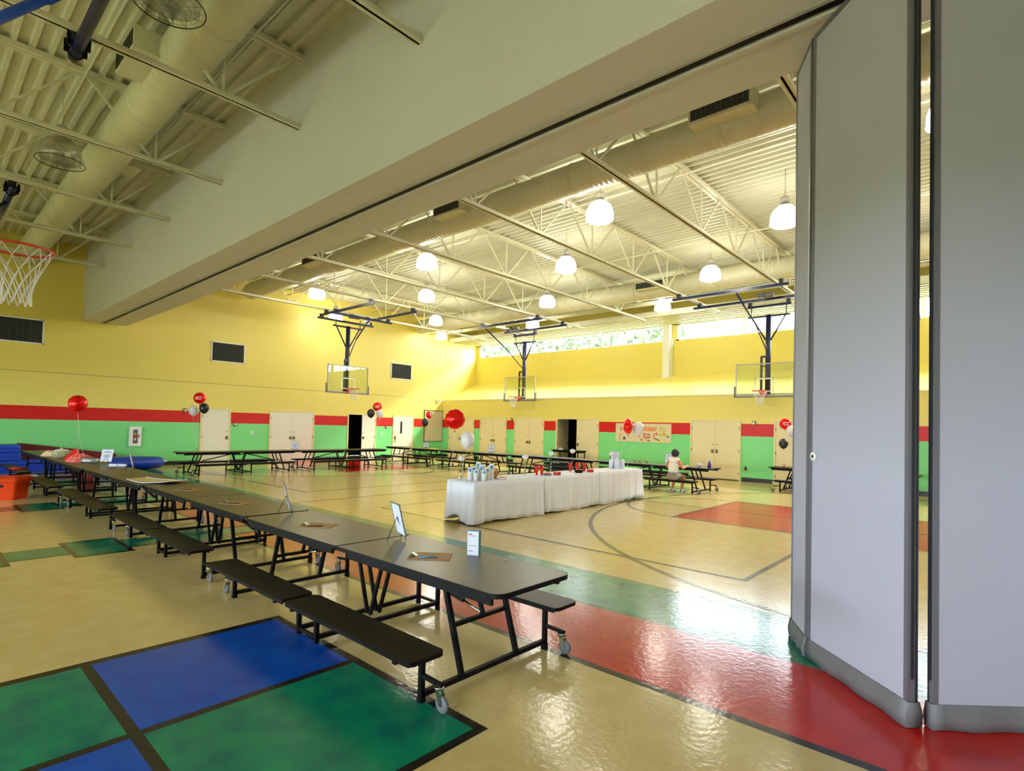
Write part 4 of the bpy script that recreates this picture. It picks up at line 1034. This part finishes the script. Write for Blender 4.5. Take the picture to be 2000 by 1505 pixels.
# white roll with a black band
e = empty('paper_roll', (-13.45, 2.98, ZT+0.032), 0.75, 'white paper roll tied with black string on the near row', 'paper roll')
MB().tube([(-0.17, 0, 0), (-0.15, 0, 0), (0.15, 0, 0), (0.17, 0, 0)], [0.02, 0.031, 0.031, 0.02], M_PAPER, 14).build('roll', e)
MB().tube([(0.0, 0.033*cos(a), 0.033*sin(a)) for a in [2*pi*k/14 for k in range(15)]], 0.004, M_BLK, 5, False).build('string', e)
e = empty('plastic_bag', (-14.9, 2.78, ZT), 0.7, 'translucent white plastic bag with a roll inside, left of the leaning white page', 'bag')
MB().tube([(-0.15, 0, 0.05), (0.15, 0, 0.05)], 0.045, M_PAPER, 12).build('roll', e)
MB().lathe([(0.0, 0), (0.13, 0.0), (0.16, 0.05), (0.12, 0.11), (0.05, 0.14), (0, 0.13)], M_VASE, 12, sx=1.4).build('film', e)
# crumpled red tissue heap
def heap(name, loc, sx, sy, sz, m, label, cat, seed, n=26, jag=0.25):
    rnd = random.Random(seed); vs = []; fs = []
    for i in range(n+1):
        for j in range(n+1):
            u = -1+2*i/n; w = -1+2*j/n; rr = math.sqrt(u*u+w*w)
            hgt = max(0, 1-rr**2.2); z = sz*hgt*(1-jag+2*jag*rnd.random()) if rr < 1 else 0
            k = min(1.0, 1/rr) if rr > 1 else 1
            vs.append((u*sx*k, w*sy*k, z+0.002))
    for i in range(n):
        for j in range(n):
            a = i*(n+1)+j; fs.append((a, a+n+1, a+n+2, a+1))
    vs += [(p[0], p[1], 0) for p in vs[:1]]
    return tag(MB().add(vs[:-1], fs, m).build(name, None, loc), label, cat)
hp = heap('tissue_heap', (-15.45, 2.72, ZT), 0.50, 0.27, 0.15, M_REDT, 'crumpled heap of red and white tissue on the far part of the near row', 'tissue paper', 3)
e = empty('red_folder', (-16.25, 2.72, ZT), 0.7, 'upright red folder with pink edge left of the tissue heap', 'folder')
MB().add([(-0.16, 0.04, 0), (0.16, 0.04, 0), (0.10, 0.02, 0.25), (-0.02, 0.02, 0.22), (-0.16, -0.10, 0), (0.16, -0.10, 0)], [(0, 1, 2, 3), (4, 3, 2, 5), (0, 3, 4), (1, 5, 2)], M_REDP).build('cover', e)
MB().tube([(0.16, -0.10, 0.004), (0.10, 0.02, 0.25)], 0.008, mat('pink_edge', (226, 150, 150), 0.6), 6).build('edge', e)
# plaid basket and snack bag
e = empty('plaid_basket', (-17.0, 2.62, ZT), 0, 'round plaid beige basket between the snack bag and red folder', 'basket')
pm = mat('plaid_weave', (196, 188, 140), 0.8, rgb2=(110, 124, 88), vscale=26)
MB().lathe([(0, 0), (0.17, 0), (0.20, 0.17), (0.185, 0.17), (0.16, 0.02), (0, 0.02)], pm, 22).build('body', e)
MB().tube([(0.19*cos(a), 0, 0.17+0.06*sin(a)) for a in [pi*k/10 for k in range(11)]], 0.012, mat('pale_yellow', (222, 206, 120), 0.7), 8).build('handle', e)
MB().lathe([(0, 0.21), (0.10, 0.20), (0.17, 0.16), (0.1, 0.13), (0, 0.13)], M_PAPER, 9).build('lining', e)
heap('snack_bags', (-17.85, 2.56, ZT), 0.30, 0.22, 0.13, mat('snack_wrapper', (232, 224, 190), 0.5, rgb2=(214, 150, 60), vscale=11), 'pile of yellow and white snack bags behind the plaid basket', 'snack bags', 5, 12)
# on and under the benches of the far part of the near row
tray('red_tray', (-18.35, 2.0, 0.339), 'red oval tray on a bench at the far end of the near row', M_REDP, M_REDP, 0.20, 0.03, 'tray')
tag(MB().box(-0.14, 0.14, -0.1, 0.1, 0, 0.012, M_PAPER).box(-0.12, 0.12, -0.09, 0.09, 0.012, 0.02, M_PAPER).build('paper_stack', None, (-16.2, 2.0, 0.339)), 'white papers on a bench at the far part of the near row', 'papers')
e = empty('tote_bag', (-16.1, 2.95, 0), 0.2, 'dark red tote bag standing under the fourth table', 'bag')
MB().add([(-0.2, -0.1, 0), (0.2, -0.1, 0), (0.2, 0.1, 0), (-0.2, 0.1, 0), (-0.22, -0.04, 0.36), (0.22, -0.05, 0.33), (0.21, 0.05, 0.33), (-0.22, 0.05, 0.36)], [(3, 2, 1, 0), (4, 5, 6, 7), (0, 1, 5, 4), (1, 2, 6, 5), (2, 3, 7, 6), (3, 0, 4, 7)], M_MAROON).build('body', e)
MB().tube([(-0.1, -0.05, 0.34), (-0.08, -0.05, 0.5), (0.08, -0.05, 0.5), (0.1, -0.05, 0.33)], 0.008, M_BLK, 6).build('strap', e)
# orange bins
def bin_(loc, rz, label, w=0.30, d=0.22, h=0.36, s=1.0):
    e = empty('storage_bin', loc, rz, label, 'bin', 'orange plastic storage bins')
    vs = []; fs = []; hs = [0, 0.02, h*0.85, h*0.9, h]; sc = [0.84, 0.86, 0.98, 1.06, 1.06]
    pr_ = rrect(-w, w, -d, d, 0.05); n = len(pr_)
    for z, q in zip(hs, sc):
        for x, y in pr_: vs.append((x*q, y*q, z))
    for i in range(4):
        for k in range(n): fs.append((i*n+k, i*n+(k+1) % n, (i+1)*n+(k+1) % n, (i+1)*n+k))
    fs.append(tuple(range(n-1, -1, -1)))
    MB().add(vs, fs, M_ORANGE).build('tub', e)
    pr2 = rrect(-w*1.09, w*1.09, -d*1.09, d*1.09, 0.06); vs = []; n = len(pr2)
    for z, q in ((h-0.01, 1.0), (h+0.02, 1.0), (h+0.05, 0.88), (h+0.055, 0.5)):
        for k, (x, y) in enumerate(pr2): vs.append((x*q, y*q, z+0.008*sin(k*1.7)))
    fs = [(i*n+k, i*n+(k+1) % n, (i+1)*n+(k+1) % n, (i+1)*n+k) for i in range(3) for k in range(n)]+[tuple(3*n+k for k in range(n)), tuple(range(n-1, -1, -1))]
    MB().add(vs, fs, M_ORANGE).build('lid', e)
    MB().prism(rrect(-0.075, 0.075, -0.028, 0.028, 0.024), -0.01, 0.0, M_DARK, Matrix.Translation((0.02, -d*0.985-0.004, h*0.70)) @ Matrix.Rotation(radians(86), 4, 'X')).build('handle_slot', e)
    return e
bin_((-15.0, 1.45, 0), 0.98, 'orange plastic storage bin on the floor at the left edge, lid bulging', 0.32, 0.26, 0.40)
bin_((-19.6, 1.25, 0), 0.9, 'second orange bin, farther back at the left edge behind the first', 0.32, 0.24, 0.36)
# blue mats, maroon wedge
e = empty('rolled_mat', (-21.2, 5.0, 0), 0.10, 'big rolled blue gym mat lying against the green wall', 'gym mat')
prof = [(0.02, 0.33), (0.10, 0.33)]
vs = []; fs = []; N = 26; ys = [-1.0, -0.97, -0.8, -0.3, 0.3, 0.75, 0.92, 0.98, 1.0]; rs = [0.12, 0.17, 0.20, 0.215, 0.22, 0.20, 0.17, 0.11, 0.03]
for y, r_ in zip(ys, rs):
    for k in range(N):
        a = 2*pi*k/N; vs.append((r_*cos(a)*1.45, y, max(0.002, 0.215+r_*sin(a)*(1.0+0.02*sin(3*a)))))
for i in range(len(ys)-1):
    for k in range(N): fs.append((i*N+k, i*N+(k+1) % N, (i+1)*N+(k+1) % N, (i+1)*N+k))
fs += [tuple(range(N)), tuple((len(ys)-1)*N+k for k in range(N))]
MB().add(vs, fs, M_MATB, True).build('roll', e)
MB().add([(0.20, 0.90, 0.22), (0.26, 1.04, 0.24), (0.24, 1.02, 0.30), (0.18, 0.92, 0.28)], [(0, 1, 2, 3)], M_PAPER).build('white_tag', e)
for k, (y0, y1, z0, z1, lab) in enumerate([(0.6, 3.55, 0.0, 0.36, 'folded blue gym mat at the bottom of the stack at the left edge'), (0.6, 2.38, 0.37, 0.60, 'folded blue gym mat second in the stack at the left edge'), (0.6, 2.36, 0.61, 0.82, 'blue gym mat on top of the stack at the left edge')]):
    e = empty('folded_mat', (-21.83, 0, z0), 0, lab, 'gym mat', 'folded blue gym mats')
    hgt = z1-z0; n = 3 if k == 0 else 2
    for q in range(n):
        za = hgt*q/n+0.003; zb = hgt*(q+1)/n-0.003
        MB().prism([(x, y) for x, y in rrect(-0.5, 0.5, y0, y1, 0.05)], za, zb, M_MATB).build('fold', e)
e = empty('wedge_mat', (-22.52, 0, 0.0), 0, 'long maroon mat standing on edge, its top sloping down to the rolled blue mat', 'gym mat')
MB().add([(-0.13, 2.40, 0), (0.13, 2.40, 0), (0.13, 4.90, 0), (-0.13, 4.90, 0), (-0.13, 2.40, 0.84), (0.13, 2.40, 0.84), (0.13, 4.90, 0.46), (-0.13, 4.90, 0.46)], [(3, 2, 1, 0), (4, 5, 6, 7), (0, 1, 5, 4), (1, 2, 6, 5), (2, 3, 7, 6), (3, 0, 4, 7)], M_MAROON).build('foam_block', e)
# ------------------------------------------------ far row things
e = empty('black_crate', (-10.35, 13.75, 0), 0.1, 'black plastic crate on the floor behind the clothed tables', 'crate')
MB().box(-0.29, 0.29, -0.2, 0.2, 0, 0.60, M_BLK).build('tub', e)
b = MB()
for z in (0.1, 0.24, 0.38, 0.5): b.box(-0.3, 0.3, -0.21, 0.21, z, z+0.02, M_DKSTEEL)
b.build('rib', e); MB().box(-0.32, 0.32, -0.23, 0.23, 0.60, 0.64, M_BLK).build('lid', e); MB().box(-0.12, 0.12, -0.24, -0.232, 0.61, 0.63, M_GREY).build('latch', e)
e = empty('utility_table', (-13.85, 19.0, 0), 0, 'small black table standing before the open double doors', 'table')
MB().prism(rrect(-0.72, 0.72, -0.3, 0.3, 0.05), 0.72, 0.76, M_BLK).box(-0.66, 0.66, -0.26, 0.26, 0.66, 0.72, M_BLK).build('tabletop', e)
for sx_ in (-1, 1):
    for sy_ in (-1, 1): MB().bar((sx_*0.64, sy_*0.24, 0), (sx_*0.64, sy_*0.24, 0.68), 0.035, 0.035, M_BLK).build('leg', e)
tag(MB().box(-0.08, 0.08, -0.05, 0.05, 0, 0.07, M_WHITE).box(-0.06, 0.06, -0.052, -0.05, 0.02, 0.05, M_TRIMG).build('white_box', None, (-14.2, 18.9, 0.761)), 'small white box on the small black table at the open doors', 'box')
tag(MB().prism(rrect(-0.18, 0.18, -0.12, 0.12, 0.02), 0, 0.015, M_YELP).build('yellow_folder', None, (-17.95, 15.0, ZT)), 'yellow folder lying on the corner table', 'folder')
for i, (x, w) in enumerate(((-8.62, 'left'), (-8.44, 'middle'), (-8.22, 'right, tallest'))):
    e = empty('small_jar', (x, 15.3, ZT), 0, 'small brown jar left of the seated woman, %s of three' % w, 'jar', 'small brown jars'); hj = 0.07+0.02*(i == 2)
    MB().lathe([(0, 0), (0.025, 0), (0.025, hj), (0.012, hj+0.02), (0, hj+0.02)], M_CARD, 10).build('glass', e); MB().lathe([(0.014, hj+0.018), (0.014, hj+0.035), (0, hj+0.035)], M_WHITE, 8).build('lid', e)
e = empty('paper_cup', (-6.42, 14.98, ZT), 0, 'white paper tub right of the seated woman', 'cup')
MB().lathe([(0, 0), (0.045, 0), (0.06, 0.12), (0.055, 0.12), (0.04, 0.01), (0, 0.01)], M_PAPER, 16).build('body', e); MB().lathe([(0.0525, 0.04), (0.056, 0.07)], mat('pink_label', (214, 160, 190), 0.6), 16).build('label', e)
e = empty('spray_bottle', (-6.16, 15.05, ZT), 0.4, 'spray bottle with purple liquid near the table end right of the woman', 'bottle')
MB().lathe([(0, 0), (0.045, 0), (0.047, 0.10), (0.02, 0.16), (0.015, 0.20), (0, 0.2)], M_PURP, 14).build('bottle', e)
MB().box(-0.012, 0.03, -0.012, 0.012, 0.2, 0.245, M_WHITE).box(-0.06, 0.03, -0.012, 0.012, 0.225, 0.25, M_WHITE).bar((-0.035, 0, 0.225), (-0.045, 0, 0.18), 0.012, 0.01, M_WHITE).build('trigger', e)
# ------------------------------------------------ paper banner with hand lettering
e = empty('paper_banner', (-11.9, YB-0.012, 1.215), 0, 'paper banner with painted letters and drawings on the green wall', 'banner')
MB().box(0, 2.42, -0.003, 0.004, 0, 0.73, mat('banner_paper', (214, 200, 160), 0.8)).build('sheet', e)
def text(body, x, z, size, m, parent, squash=1.0):
    cu = bpy.data.curves.new('lettering', 'FONT'); cu.body = body; cu.size = size; cu.extrude = 0.001; cu.materials.append(m); cu.offset = 0.006
    tmp = bpy.data.objects.new('tmp', cu); C.objects.link(tmp); dg = bpy.context.evaluated_depsgraph_get(); dg.update()
    me = bpy.data.meshes.new_from_object(tmp.evaluated_get(dg)); bpy.data.objects.remove(tmp)
    o = bpy.data.objects.new('lettering', me); C.objects.link(o); o.parent = parent; o.location = (x, -0.006, z); o.rotation_euler = (radians(90), 0, 0); o.scale = (squash, 1, 1)
OR = mat('orange_paint', (230, 112, 40), 0.7); YG = mat('yellow_green_paint', (198, 186, 70), 0.7); PK = mat('coral_paint', (222, 100, 84), 0.7)
text('H', 0.20, 0.42, 0.30, PK, e); text('litter', 1.20, 0.44, 0.30, OR, e, 1.05); text('Fs', 1.93, 0.42, 0.30, YG, e)
GRN = mat('green_paint', (60, 160, 90), 0.7); VIO = mat('violet_paint', (70, 60, 130), 0.7); DRED = mat('dark_red_paint', (190, 44, 30), 0.7); YL = mat('yellow_paint_dab', (226, 210, 50), 0.7)
def blot(x, z, rx, rz_, m, seed, name='painted_shape'):
    rnd = random.Random(seed); n = 12
    p = [(x+rx*cos(2*pi*k/n)*rnd.uniform(.75, 1.1), -0.0045, z+rz_*sin(2*pi*k/n)*rnd.uniform(.75, 1.1)) for k in range(n)]
    MB().add(p, [tuple(range(n))], m).build(name, e)
blot(0.40, 0.13, 0.07, 0.07, VIO, 1); blot(0.30, 0.37, 0.06, 0.04, YL, 2); blot(0.22, 0.27, 0.08, 0.02, PK, 3); blot(1.17, 0.10, 0.04, 0.05, DRED, 4)
blot(0.95, 0.66, 0.14, 0.03, GRN, 5); blot(1.48, 0.06, 0.08, 0.02, M_BLK, 6); blot(1.80, 0.34, 0.06, 0.06, PK, 7); blot(2.28, 0.24, 0.07, 0.05, GRN, 8); blot(2.02, 0.08, 0.12, 0.05, YL, 9); blot(1.07, 0.22, 0.05, 0.04, OR, 12)
blot(2.05, 0.30, 0.24, 0.05, YG, 10); blot(2.12, 0.36, 0.06, 0.03, OR, 11)
MB().bar((1.25, -0.005, 0.32), (1.52, -0.005, 0.30), 0.004, 0.035, DRED).bar((1.25, -0.005, 0.20), (1.52, -0.005, 0.20), 0.004, 0.035, DRED).bar((1.27, -0.005, 0.20), (1.27, -0.005, 0.32), 0.03, 0.004, DRED, (0, 1, 0)).bar((1.52, -0.005, 0.16), (1.52, -0.005, 0.32), 0.03, 0.004, DRED, (0, 1, 0)).bar((1.28, -0.005, 0.14), (1.5, -0.005, 0.13), 0.004, 0.02, DRED).build('painted_box', e)
MB().bar((1.72, -0.005, 0.16), (1.95, -0.005, 0.08), 0.004, 0.03, M_BLK).bar((1.70, -0.005, 0.15), (1.70, -0.005, 0.35), 0.03, 0.004, DRED, (0, 1, 0)).bar((0.2, -0.005, 0.02), (0.2, -0.005, 0.2), 0.02, 0.004, M_BRASS, (0, 1, 0)).build('painted_stroke', e)

# ================================================================== SEATED WOMAN
def skin_mesh(name, verts, edges, radii, m, parent=None, root=0, levels=2):
    me = bpy.data.meshes.new(name); me.from_pydata(verts, edges, []); me.materials.append(m)
    o = bpy.data.objects.new(name, me); C.objects.link(o)
    if parent: o.parent = parent
    sk = o.modifiers.new('skin', 'SKIN'); sk.use_smooth_shade = True
    if not me.skin_vertices: 
        bpy.context.view_layer.objects.active = o
    for i, r_ in enumerate(radii):
        me.skin_vertices[0].data[i].radius = (r_, r_) if not isinstance(r_, tuple) else r_
    me.skin_vertices[0].data[root].use_root = True
    sb = o.modifiers.new('smooth', 'SUBSURF'); sb.levels = levels; sb.render_levels = levels
    return o
def add_person(loc):
    e = empty('person', loc, 0, 'seated woman in a white sleeveless top and grey shorts, seen from behind, writing', 'person')
    V = []; E_ = []; Rr = []
    def pt(p, r_, link=None):
        V.append(p); Rr.append(r_); i = len(V)-1
        if link is not None: E_.append((link, i))
        return i
    # body: faces +y; seat at z .34, pelvis above it
    pel = pt((0, 0, 0.455), (0.145, 0.115)); wa = pt((0, 0.015, 0.60), (0.125, 0.095), pel); ch = pt((0, 0.035, 0.76), (0.14, 0.10), wa); sh = pt((0, 0.06, 0.87), (0.105, 0.075), ch)
    nk = pt((0, 0.085, 0.945), (0.05, 0.05), sh); hb = pt((0, 0.105, 1.00), (0.060, 0.066), nk); hd = pt((0, 0.13, 1.075), (0.074, 0.088), hb); ht = pt((0, 0.125, 1.125), (0.055, 0.065), hd)
    for s in (-1, 1):
        sd = pt((s*0.155, 0.055, 0.86), 0.052, sh); el = pt((s*0.225, 0.10, 0.66), 0.038, sd)
        if s > 0: wr = pt((0.25, 0.33, 0.735), 0.027, el); hn = pt((0.235, 0.40, 0.735), (0.034, 0.016), wr)
        else: wr = pt((-0.17, 0.33, 0.725), 0.027, el); hn = pt((-0.13, 0.39, 0.722), (0.034, 0.016), wr)
        base = V[hn]
        for q, (dx, L_) in enumerate(((-0.026, 0.062), (-0.009, 0.072), (0.009, 0.068), (0.026, 0.054))):
            k1 = pt((base[0]+dx, base[1]+0.035, base[2]), 0.0085, hn); k2 = pt((base[0]+dx*1.1, base[1]+0.035+L_*0.5, base[2]-0.004), 0.008, k1); pt((base[0]+dx*1.1, base[1]+0.035+L_*0.9, base[2]-0.016), 0.0065, k2)
        t1 = pt((base[0]-s*0.036, base[1]-0.005, base[2]), 0.010, hn); pt((base[0]-s*0.05, base[1]+0.035, base[2]-0.008), 0.008, t1)
        hp_ = pt((s*0.095, 0.06, 0.43), 0.085, pel); kn = pt((s*0.13, 0.40, 0.445), 0.058, hp_); mid = pt((s*0.135, 0.33, 0.27), 0.050, kn); an = pt((s*0.14, 0.24, 0.085), 0.034, mid)
        pt((s*0.14, 0.27, 0.04), 0.034, an)
    skin_mesh('body', V, E_, Rr, M_SKIN, e, 0)
    # top
    Vt = [(0, -0.005, 0.50), (0, 0.01, 0.60), (0, 0.03, 0.72), (0, 0.04, 0.82), (0, 0.055, 0.895), (0.10, 0.05, 0.88), (-0.10, 0.05, 0.88), (0.14, 0.05, 0.865), (-0.14, 0.05, 0.865)]
    skin_mesh('sleeveless_top', Vt, [(0, 1), (1, 2), (2, 3), (3, 4), (4, 5), (4, 6), (5, 7), (6, 8)], [(0.165, 0.135), (0.150, 0.118), (0.165, 0.130), (0.160, 0.125), (0.115, 0.10), 0.085, 0.085, 0.070, 0.070], M_SHIRT, e, 0)
    Vs = [(0, -0.005, 0.475), (0.085, 0.03, 0.435), (-0.085, 0.03, 0.435), (0.115, 0.24, 0.445), (-0.115, 0.24, 0.445), (0, -0.005, 0.53)]
    skin_mesh('shorts', Vs, [(0, 1), (0, 2), (1, 3), (2, 4), (0, 5)], [(0.165, 0.13), 0.105, 0.105, 0.092, 0.092, (0.155, 0.125)], M_SHORT, e, 0)
    # hair bob
    h_ = MB(); vs = []; fs = []; N = 20; M_ = 12
    for i in range(M_+1):
        t = pi*0.80*i/M_
        for k in range(N):
            a = 2*pi*k/N; r1 = 0.108*sin(t)**0.8*(1+0.03*sin(5*a)); zz = 0.115*cos(t)
            front = max(0, sin(a)); x = r1*cos(a); y = r1*sin(a)*(1.05-0.25*front*(1 if t > 1.0 else 0))
            if t > 1.75 and sin(a) > 0.2: x *= 0.92; y *= 0.3
            vs.append((x, y+0.115, zz+1.075))
    for i in range(M_):
        for k in range(N): fs.append((i*N+k, i*N+(k+1) % N, (i+1)*N+(k+1) % N, (i+1)*N+k))
    fs.append(tuple(M_*N+k for k in range(N)))
    h_.add(vs, fs, M_HAIR, True).build('hair', e)
    # face, mostly turned away
    f_ = MB().lathe([(0, 0.012), (0.009, 0.006), (0.012, -0.006), (0, -0.01)], M_SKIN, 8, c=(0, 0.215, 1.06)); f_.build('nose', e)
    for s in (-1, 1):
        MB().lathe([(0, 0.006), (0.009, 0), (0, -0.006)], M_WHITE, 10, c=(s*0.03, 0.198, 1.082)).lathe([(0, 0.003), (0.004, 0), (0, -0.003)], M_HAIR, 8, c=(s*0.03, 0.206, 1.082)).build('eye', e)
        MB().lathe([(0, 0.022), (0.010, 0.012), (0.012, -0.01), (0, -0.022)], M_SKIN, 8, c=(s*0.078, 0.12, 1.065)).build('ear', e)
    MB().box(-0.02, 0.02, 0.196, 0.203, 1.028, 1.034, mat('lips', (176, 92, 80), 0.5)).build('mouth', e)
    for s in (-1, 1):
        sh_ = MB(); prof = [(-0.055, 0.036, 0.05), (-0.03, 0.042, 0.085), (0.02, 0.043, 0.08), (0.08, 0.045, 0.06), (0.14, 0.047, 0.05), (0.185, 0.036, 0.035)]
        vs = []; fs = []
        for y, w_, h1 in prof:
            for (qx, qz) in ((-1, 0), (-1.02, 0.45), (-0.7, 0.9), (0, 1.0), (0.7, 0.9), (1.02, 0.45), (1, 0)): vs.append((s*0.14+qx*w_, y+0.25, 0.004+qz*h1))
        for i in range(5):
            for k in range(6): fs.append((i*7+k, i*7+k+1, (i+1)*7+k+1, (i+1)*7+k))
            fs.append((i*7+6, i*7, (i+1)*7, (i+1)*7+6))
        fs += [tuple(range(6, -1, -1)), tuple(35+k for k in range(7))]
        so = sh_.add(vs, fs, M_SHOE, True).build('shoe', e)
        MB().box(s*0.14-0.049, s*0.14-0.045, 0.25, 0.36, 0.02, 0.034, M_SHOEB).box(s*0.14+0.045, s*0.14+0.049, 0.25, 0.36, 0.02, 0.034, M_SHOEB).box(s*0.14-0.02, s*0.14+0.02, 0.188, 0.192, 0.03, 0.065, M_SHOEB).build('stripe', so)
    return e
add_person((-6.84, 14.25, 0.0))
o = tag(MB().box(-0.11, 0.11, -0.14, 0.14, 0, 0.003, M_PAPER).build('writing_paper', None, (-6.86, 14.82, ZT)), 'white sheet on the table before the seated woman', 'paper')

# ================================================================== OUTSIDE
tag(MB().box(XA-1, XE+1, YU+0.2, YU+0.42, 6.42, 6.6, M_WHITE).build('trim_eave'), kind='structure')
tag(MB().box(-60, 40, -60, -9.3, -0.35, -0.25, mat('outdoor_ground', (120, 124, 96), 0.9)).box(-60, 40, 22.4, 90, -0.35, -0.25, MATS['outdoor_ground']).build('ground_outside'), kind='structure')
def tree(x, y, h, label, seed):
    rnd = random.Random(seed); e = empty('tree', (x, y, -0.25), 0, label, 'tree', 'trees outside the clerestory window')
    MB().tube([(0, 0, 0), (0.1, 0, h*0.35), (0.0, 0.1, h*0.7)], [0.22, 0.16, 0.08], mat('bark', (110, 92, 70), 0.9), 8).build('trunk', e)
    b = MB()
    for k in range(2600):
        a = rnd.uniform(0, 2*pi); t = rnd.uniform(0, pi); rr = rnd.uniform(0.5, 1)
        c = Vector((cos(a)*sin(t)*h*0.34*rr, sin(a)*sin(t)*h*0.34*rr, h*0.68+cos(t)*h*0.36*rr)); w = 0.26
        u_ = Vector((rnd.uniform(-1, 1), rnd.uniform(-1, 1), rnd.uniform(-1, 1))).normalized(); v_ = u_.cross(Vector((0.3, 0.2, 1))).normalized()
        b.add([c-u_*w-v_*w*0.5, c+u_*w-v_*w*0.5, c+u_*w+v_*w*0.5, c-u_*w+v_*w*0.5], [(0, 1, 2, 3)], mat('foliage', (84, 98, 72), 0.8))
    b.build('crown', e)
for i, (x, y, h) in enumerate([(-36.5, 34, 12), (-28.2, 34.5, 12.5), (-19.9, 34, 12)]): tree(x, y, h, 'pale tree outside the left part of the clerestory window, %s' % ('leftmost', 'second', 'third')[i], i)
